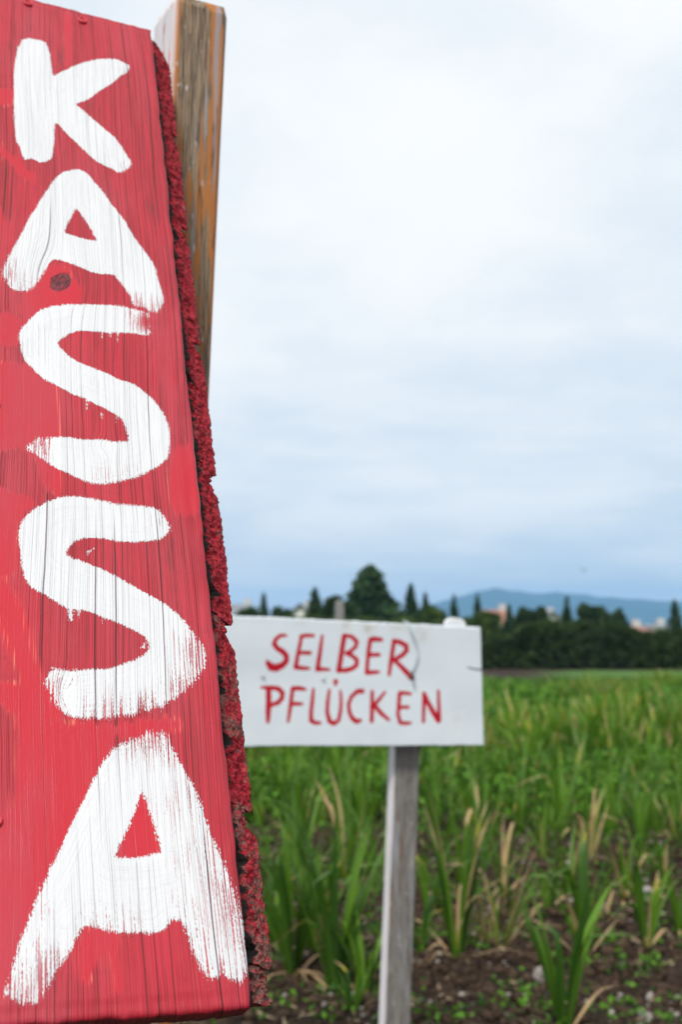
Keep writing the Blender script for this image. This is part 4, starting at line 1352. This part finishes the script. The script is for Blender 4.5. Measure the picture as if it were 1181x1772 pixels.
NEAR = [
    ('broad leaved green gladiolus at the bottom edge, nearest of all right of the grey post', 978, 1800, 250, 7, 0.30, 0.0, 0.040),
    ('tall dark green gladiolus with wide upright leaves right of the pale clod', 1012, 1668, 210, 8, 0.22, 0.15, 0.042),
    ('green fan of leaves with a brown dead stalk near the right edge', 1122, 1652, 165, 8, 0.40, 0.22, 0.026),
    ('dense yellow green gladiolus clump just right of the grey post', 792, 1668, 260, 15, 0.26, 0.22, 0.026),
    ('mostly dried straw coloured gladiolus beside the yellow green clump', 868, 1655, 190, 11, 0.60, 0.75, 0.020),
    ('thick green gladiolus clump left of the grey post', 580, 1705, 300, 18, 0.24, 0.02, 0.026),
    ('green gladiolus clump beside the lower corner of the red board', 505, 1690, 250, 18, 0.30, 0.02, 0.026),
    ('small green tuft with a bent straw leaf touching the grey post', 632, 1712, 170, 9, 0.45, 0.25, 0.020),
    ('pale withered gladiolus with hanging tan leaves in the second row', 1022, 1500, 135, 10, 0.45, 0.85, 0.030),
    ('upright green gladiolus behind the withered one, near the right edge', 1106, 1452, 110, 9, 0.40, 0.05, 0.026),
    ('yellow tipped gladiolus cut by the right edge of the picture, upper one', 1172, 1462, 110, 9, 0.45, 0.45, 0.028),
    ('single short green blade tuft between the straw plant and the dark gladiolus', 950, 1580, 95, 4, 0.12, 0.0, 0.034),
    ('yellowing gladiolus with an orange spike in the second row left of the post', 598, 1520, 185, 11, 0.30, 0.42, 0.026),
    ('yellow gladiolus with tall tan tips in the second row right of the post', 872, 1545, 165, 9, 0.28, 0.55, 0.026),
    ('low dark green gladiolus in the second row, middle of the right side', 940, 1490, 100, 9, 0.38, 0.05, 0.026),
    ('green gladiolus cut by the right edge, low in the picture', 1178, 1610, 120, 8, 0.40, 0.10, 0.028),
    ('thin green gladiolus close behind the grey post', 742, 1580, 150, 8, 0.30, 0.15, 0.022),
    ('bright green gladiolus second from the red board in the second row', 520, 1500, 150, 10, 0.30, 0.05, 0.026),
    ('brown stemmed dead gladiolus leaning right, above the dark gladiolus', 1048, 1590, 80, 5, 0.55, 1.0, 0.018),
    ('green gladiolus right behind the lower corner of the red board, second row', 470, 1545, 150, 9, 0.30, 0.02, 0.024),
    ('leafy green gladiolus touching the left side of the grey post, second row', 655, 1560, 170, 10, 0.28, 0.03, 0.024),
    ('green gladiolus with yellow tips below the middle of the white sign', 560, 1590, 190, 11, 0.26, 0.06, 0.024),
    ('yellow green gladiolus between the grey post and the tan tipped one', 800, 1525, 150, 9, 0.30, 0.30, 0.024),
    ('small upright gladiolus near the right edge, in front of the yellow tipped one', 1150, 1530, 100, 6, 0.35, 0.10, 0.024),
    ('short green tuft at the foot of the grey post, left side', 612, 1765, 90, 6, 0.60, 0.10, 0.016),
    ('narrow green gladiolus hugging the right side of the grey post, near the ground', 728, 1668, 130, 6, 0.45, 0.30, 0.022),
    ('yellow brown gladiolus directly above the pale clod', 905, 1600, 130, 7, 0.45, 0.65, 0.022),
    ('bushy green gladiolus left of the withered tan one', 985, 1545, 150, 9, 0.35, 0.15, 0.026),
    ('green and yellow gladiolus above the fan with the brown stalk', 1085, 1560, 130, 8, 0.40, 0.35, 0.024),
    ('golden dry gladiolus in the third row right of the post', 830, 1470, 125, 8, 0.35, 0.80, 0.022),
    ('green gladiolus left of the golden dry one, third row', 768, 1470, 125, 8, 0.35, 0.10, 0.024),
    ('leafy gladiolus between the two lower left clumps', 545, 1660, 210, 10, 0.30, 0.05, 0.026),
    ('low green tuft behind the red board corner, at the bottom', 470, 1650, 150, 8, 0.45, 0.05, 0.022),
    ('small tan dead tuft at the foot of the straw coloured plant', 842, 1648, 80, 6, 0.85, 1.0, 0.016),
]
for a in NEAR:
    near_plant(*a)

# individual gladioli in the rows behind, shared clump meshes
variants = []
for k in range(10):
    L = clump(random.randint(10, 14), 0.62, random.uniform(0.25, 0.45), 0.026, [0.02, 0.02, 0.03, 0.06, 0.25, 0.0, 0.02, 0.05, 0.1, 0.02][k], 6)
    vv, qq, dd, tn, o = [], [], [], [], 0
    for v, q, dr, to in L:
        vv.append(v)
        qq.append(q + o)
        dd.append(dr)
        tn.append(to)
        o += len(v)
    variants.append((np.concatenate(vv), np.concatenate(qq), np.concatenate(dd), np.concatenate(tn)))
proto = []
for v, q, dr, tn in variants:
    o = fast_mesh('gladiolus_plant', v, q, M['leaf'], {'dry': dr, 'tone': tn}, smooth=True)
    proto.append(o.data)
    bpy.data.objects.remove(o)
ORD = ['first', 'second', 'third', 'fourth', 'fifth', 'sixth', 'seventh', 'eighth', 'ninth', 'tenth', 'eleventh', 'twelfth', 'thirteenth', 'fourteenth', 'fifteenth']
irow = 0
cnt = 0
yrow = 7.5
while yrow < 12.9:
    x = -0.13 * yrow - 0.4
    while x < 0.34 * yrow + 0.1:
        xx, yy_ = x + random.gauss(0, 0.05), yrow + random.gauss(0, 0.10)
        if random.random() < (0.30 if yrow < 9.0 else 0.9) and cnt < 290:
            o = bpy.data.objects.new('gladiolus_plant', random.choice(proto))
            COL.objects.link(o)
            o.location = (xx, yy_, gz(xx, yy_) - 0.01)
            o.rotation_euler = (0, 0, random.uniform(0, 6.28))
            s = random.uniform(0.70, 1.25)
            o.scale = (s, s, s * random.uniform(0.9, 1.05))
            side = 'left of the grey post' if xx < 0.055 * yy_ else 'right of the grey post' if xx < 0.17 * yy_ else 'towards the right edge'
            tag(o, 'green gladiolus in the %s dense row, %s' % (ORD[irow], side), 'plant', 'gladiolus plants in the dense rows')
            cnt += 1
        x += random.uniform(0.17, 0.27)
    yrow += random.uniform(0.42, 0.58)
    irow += 1
print('row plants', cnt)


# the far crop reads as one green mass
def fb1(x, y):
    return float(fbm(np.array([x * 0.55]), np.array([y * 0.30]), 61, 3)[0])


def fb2(x, y):
    return float(fbm(np.array([x * 0.8]), np.array([y * 0.5]), 67, 2)[0])


def scatter_mass(name, label, n, ylo, yhi, hscale, mat, xl=-0.45, xr=0.40):
    vs2, qs2, ds2, ts2, o = [], [], [], [], 0
    for k in range(n):
        y = math.sqrt(random.uniform(ylo ** 2, yhi ** 2))
        y = round(y / 0.75) * 0.75 + random.gauss(0, 0.16)
        x = random.uniform(xl * y - 1, xr * y + (1 if xr > 0 else 0))
        if fb1(x, y) < 0.40 or y > 22 + 13 * fb1(x * 0.6 + 5, 3.0):
            continue
        if y > 400 and x > 0.12 * y and random.random() < 0.8:
            continue
        v, q, dr, tn = lite[random.randrange(len(lite))]
        a = random.uniform(0, 6.28)
        s = random.uniform(0.8, 1.2) * hscale * (0.55 + 1.0 * fb2(x, y))
        c_, s_ = math.cos(a) * s * 1.15, math.sin(a) * s * 1.15
        vv = np.stack([v[:, 0] * c_ - v[:, 1] * s_ + x, v[:, 0] * s_ + v[:, 1] * c_ + y, v[:, 2] * s + 0.0], 1)
        vs2.append(vv)
        qs2.append(q + o)
        ds2.append(dr)
        ts2.append(np.clip(tn * 0.5 + 1.5 * (fb2(x * 1.7 + 9, y) - 0.5) + 0.45 * random.random(), 0, 1))
        o += len(v)
    ob = fast_mesh(name, np.concatenate(vs2), np.concatenate(qs2), mat, {'dry': np.concatenate(ds2), 'tone': np.concatenate(ts2)})
    tag(ob, label, 'crop', kind='stuff')


lite = []
for k in range(12):
    L = clump(random.randint(7, 10), 0.60, random.uniform(0.3, 0.5), 0.036, [0.03, 0.0, 0.02, 0.08, 0.22, 0.0][k % 6], 3)
    vv, qq, dd, tn, o = [], [], [], [], 0
    for v, q, dr, to in L:
        vv.append(v)
        qq.append(q + o)
        dd.append(dr)
        tn.append(to)
        o += len(v)
    lite.append((np.concatenate(vv), np.concatenate(qq), np.concatenate(dd), np.concatenate(tn)))
scatter_mass('near_crop', 'green crop rows on the side hidden behind the red board', 420, 6.3, 12.4, 1.0, M['leaf'], -0.5, -0.19)
scatter_mass('field_crop', 'dense green crop filling the field beyond the near rows', 14000, 12.4, 36, 1.0, M['leaf'])


# low leafy weeds: under the rows and dotted over the soil
def weeds(name, label, n, ylo, yhi, size, hmax, pw):
    P, T = [], []
    N = n
    y = np.sqrt(rng.uniform(ylo ** 2, yhi ** 2, N))
    x = rng.uniform(-0.42, 0.38, N) * y + rng.normal(0, 0.3, N)
    k = 7
    zz = ground_z(x, y)
    pts, tone = [], []
    for i in range(k):
        pts.append(np.stack([x + rng.normal(0, size * 1.6, N), y + rng.normal(0, size * 1.6, N), zz + 0.008 + hmax * rng.uniform(0, 1, N) ** pw], 1))
        tone.append(np.clip(rng.uniform(0, 1, N), 0, 1))
    v, q, tn = leaf_cards(np.concatenate(pts), size, np.concatenate(tone))
    v[:, 2] = np.maximum(v[:, 2], 0.0 + ground_z(v[:, 0], v[:, 1]) + 0.004)
    ob = fast_mesh(name, v, q, M['weed'], {'tone': tn})
    tag(ob, label, 'weeds', kind='stuff')


weeds('soil_weeds', 'tiny green weeds dotted over the bare soil', 1550, 4.1, 9.5, 0.016, 0.05, 1.5)
weeds('row_weeds', 'low leafy weeds filling the ground between the rows', 13000, 9.3, 18.0, 0.032, 0.34, 1.3)
weeds('far_weeds', 'leafy green undergrowth through the far field', 10000, 16.0, 33, 0.055, 0.48, 1.0)

# ------------------------------------------------------------------ clods, gravel, stones
ico_v = np.array([(0, 0, 1), (0.894, 0, 0.447), (0.276, 0.851, 0.447), (-0.724, 0.526, 0.447), (-0.724, -0.526, 0.447), (0.276, -0.851, 0.447),
                  (0.724, 0.526, -0.447), (-0.276, 0.851, -0.447), (-0.894, 0, -0.447), (-0.276, -0.851, -0.447), (0.724, -0.526, -0.447), (0, 0, -1)])
ico_f = np.array([(0, 1, 2), (0, 2, 3), (0, 3, 4), (0, 4, 5), (0, 5, 1), (1, 6, 2), (2, 7, 3), (3, 8, 4), (4, 9, 5), (5, 10, 1), (6, 7, 2), (7, 8, 3), (8, 9, 4), (9, 10, 5), (10, 6, 1),
                  (11, 7, 6), (11, 8, 7), (11, 9, 8), (11, 10, 9), (11, 6, 10)])


def lumps(name, label, n, ylo, yhi, s0, s1, mat, cat):
    y = rng.uniform(ylo, yhi, n)
    x = rng.uniform(-0.42, 0.38, n) * y
    z = ground_z(x, y)
    s = s0 + (s1 - s0) * rng.uniform(0, 1, n) ** 3
    v = ico_v[None] * rng.uniform(0.65, 1.25, (n, 12, 1)) * s[:, None, None] * np.array([1, 1, 0.7])
    v = v + np.stack([x, y, z + s * 0.15], 1)[:, None]
    f = ico_f[None] + (np.arange(n) * 12)[:, None, None]
    o = fast_mesh(name, v.reshape(-1, 3), f.reshape(-1, 3), mat)
    tag(o, label, cat, kind='stuff')


lumps('soil_clods', 'crumbly dark brown clods covering the bare soil', 20000, 4.0, 11.5, 0.006, 0.045, M['clod'], 'soil')
lumps('gravel', 'small pale gravel scattered over the bare soil', 4000, 4.0, 11.0, 0.004, 0.020, M['stone'], 'gravel')


# dry straw and leaf litter
y = rng.uniform(4.0, 11.0, 1500)
x = rng.uniform(-0.15, 0.36, 1500) * y
an = rng.uniform(0, 6.28, 1500)
ln = rng.uniform(0.008, 0.04, 1500)
wd = rng.uniform(0.002, 0.007, 1500)
zz = ground_z(x, y) + 0.010
ca, sa = np.cos(an), np.sin(an)
lv = np.stack([np.stack([x - ca * ln - sa * wd, y - sa * ln + ca * wd, zz], 1), np.stack([x - ca * ln + sa * wd, y - sa * ln - ca * wd, zz + 0.002], 1),
               np.stack([x + ca * ln + sa * wd * 0.4, y + sa * ln - ca * wd * 0.4, zz + rng.uniform(0, 0.03, 1500)], 1), np.stack([x + ca * ln - sa * wd * 0.4, y + sa * ln + ca * wd * 0.4, zz + 0.012], 1)], 1).reshape(-1, 3)
M['straw'] = mat_simple('dry_straw', (0.13, 0.085, 0.05), (0.36, 0.28, 0.18), 9, 0.8)
tag(fast_mesh('straw_litter', lv, np.arange(6000).reshape(-1, 4), M['straw']), 'dry straw and leaf scraps lying on the soil', 'litter', kind='stuff')


def stone(label, px, py, wpx, hpx):
    g = on_ground(px, py)
    dpt = np.dot(g - CAM, FWD)
    w_, h_ = wpx / F * dpt / 2, hpx / F * dpt / 2
    import bmesh
    bm = bmesh.new()
    bmesh.ops.create_icosphere(bm, subdivisions=2, radius=1.0)
    sdn = random.random() * 50
    for v in bm.verts:
        n0 = vnoise(np.array([v.co.x * 2 + sdn]), np.array([v.co.y * 2 + v.co.z * 1.7]), 3)[0]
        v.co = v.co * (0.72 + 0.55 * n0)
        v.co = Vector((v.co.x * w_, v.co.y * w_ * 0.8, v.co.z * h_))
    me = bpy.data.meshes.new('stone')
    bm.to_mesh(me)
    bm.free()
    me.materials.append(M['stone'])
    o = bpy.data.objects.new('stone', me)
    COL.objects.link(o)
    o.location = (g[0], g[1], gz(g[0], g[1]) + h_ * 0.6)
    o.rotation_euler = (0, 0, random.uniform(0, 6))
    tag(o, label, 'stone', 'pale stones on the soil')


stone('largest pale stone, left of the dark wide leaved gladiolus', 936, 1690, 34, 30)
stone('small white stone below the brown stalk at the right', 1126, 1712, 17, 18)
stone('pale stone at the bottom right corner', 1120, 1764, 30, 22)
stone('pale stone at the bottom edge between post and nearest gladiolus', 822, 1766, 34, 18)
stone('white stone beside the foot of the red board, at the bottom edge', 446, 1752, 24, 20)
stone('light stone right of the dark gladiolus, in front of the withered one', 1120, 1545, 26, 18)

# ------------------------------------------------------------------ bird
bp = at_y(1011, 988, 70)
bv, bf = [], []
for i, (yy_, rr) in enumerate([(-0.17, 0.004), (-0.11, 0.03), (-0.03, 0.05), (0.06, 0.045), (0.13, 0.03), (0.17, 0.028), (0.21, 0.004)]):
    for j in range(8):
        an = 2 * math.pi * j / 8
        bv.append((yy_ * 0.5, rr * math.cos(an) + yy_ * 0.85, rr * math.sin(an)))
for i in range(6):
    for j in range(8):
        bf.append((i * 8 + j, i * 8 + (j + 1) % 8, (i + 1) * 8 + (j + 1) % 8, (i + 1) * 8 + j))
for s in (-1, 1):
    o = len(bv)
    bv += [(s * 0.03, 0.07, 0.03), (s * 0.03, -0.05, 0.03), (s * 0.17, 0.06, 0.16), (s * 0.17, -0.06, 0.15), (s * 0.30, -0.02, 0.13), (s * 0.29, -0.07, 0.125),
           (s * 0.03, 0.07, 0.018), (s * 0.03, -0.05, 0.02), (s * 0.17, 0.06, 0.15), (s * 0.17, -0.06, 0.142), (s * 0.30, -0.02, 0.124), (s * 0.29, -0.07, 0.119)]
    bf += [(o, o + 1, o + 3, o + 2), (o + 2, o + 3, o + 5, o + 4), (o + 6, o + 8, o + 9, o + 7), (o + 8, o + 10, o + 11, o + 9), (o, o + 2, o + 8, o + 6), (o + 2, o + 4, o + 10, o + 8),
           (o + 1, o + 7, o + 9, o + 3), (o + 3, o + 9, o + 11, o + 5), (o + 4, o + 5, o + 11, o + 10), (o, o + 6, o + 7, o + 1)]
bird = mesh_obj('bird', bv, bf, M['bird'])
bird.location = tuple(map(float, bp))
tag(bird, 'small dark bird flying in the sky above the hills', 'bird')

# ------------------------------------------------------------------ haze
hm = bpy.data.materials.new('haze_air')
hm.use_nodes = True
ht = NT(hm.node_tree)
pvn = ht.n('ShaderNodeVolumePrincipled', {'Color': (0.28, 0.57, 1.0), 'Density': 0.00018, 'Anisotropy': 0.1})
ht.n('ShaderNodeOutputMaterial', {'Volume': pvn})
v, f = box_mesh(-7900, 7900, -300, 7700, -6, 345)
hz = mesh_obj('haze', v, f, hm)
tag(hz, kind='stuff')
hz['label'] = 'thin blue haze filling the air towards the hills'
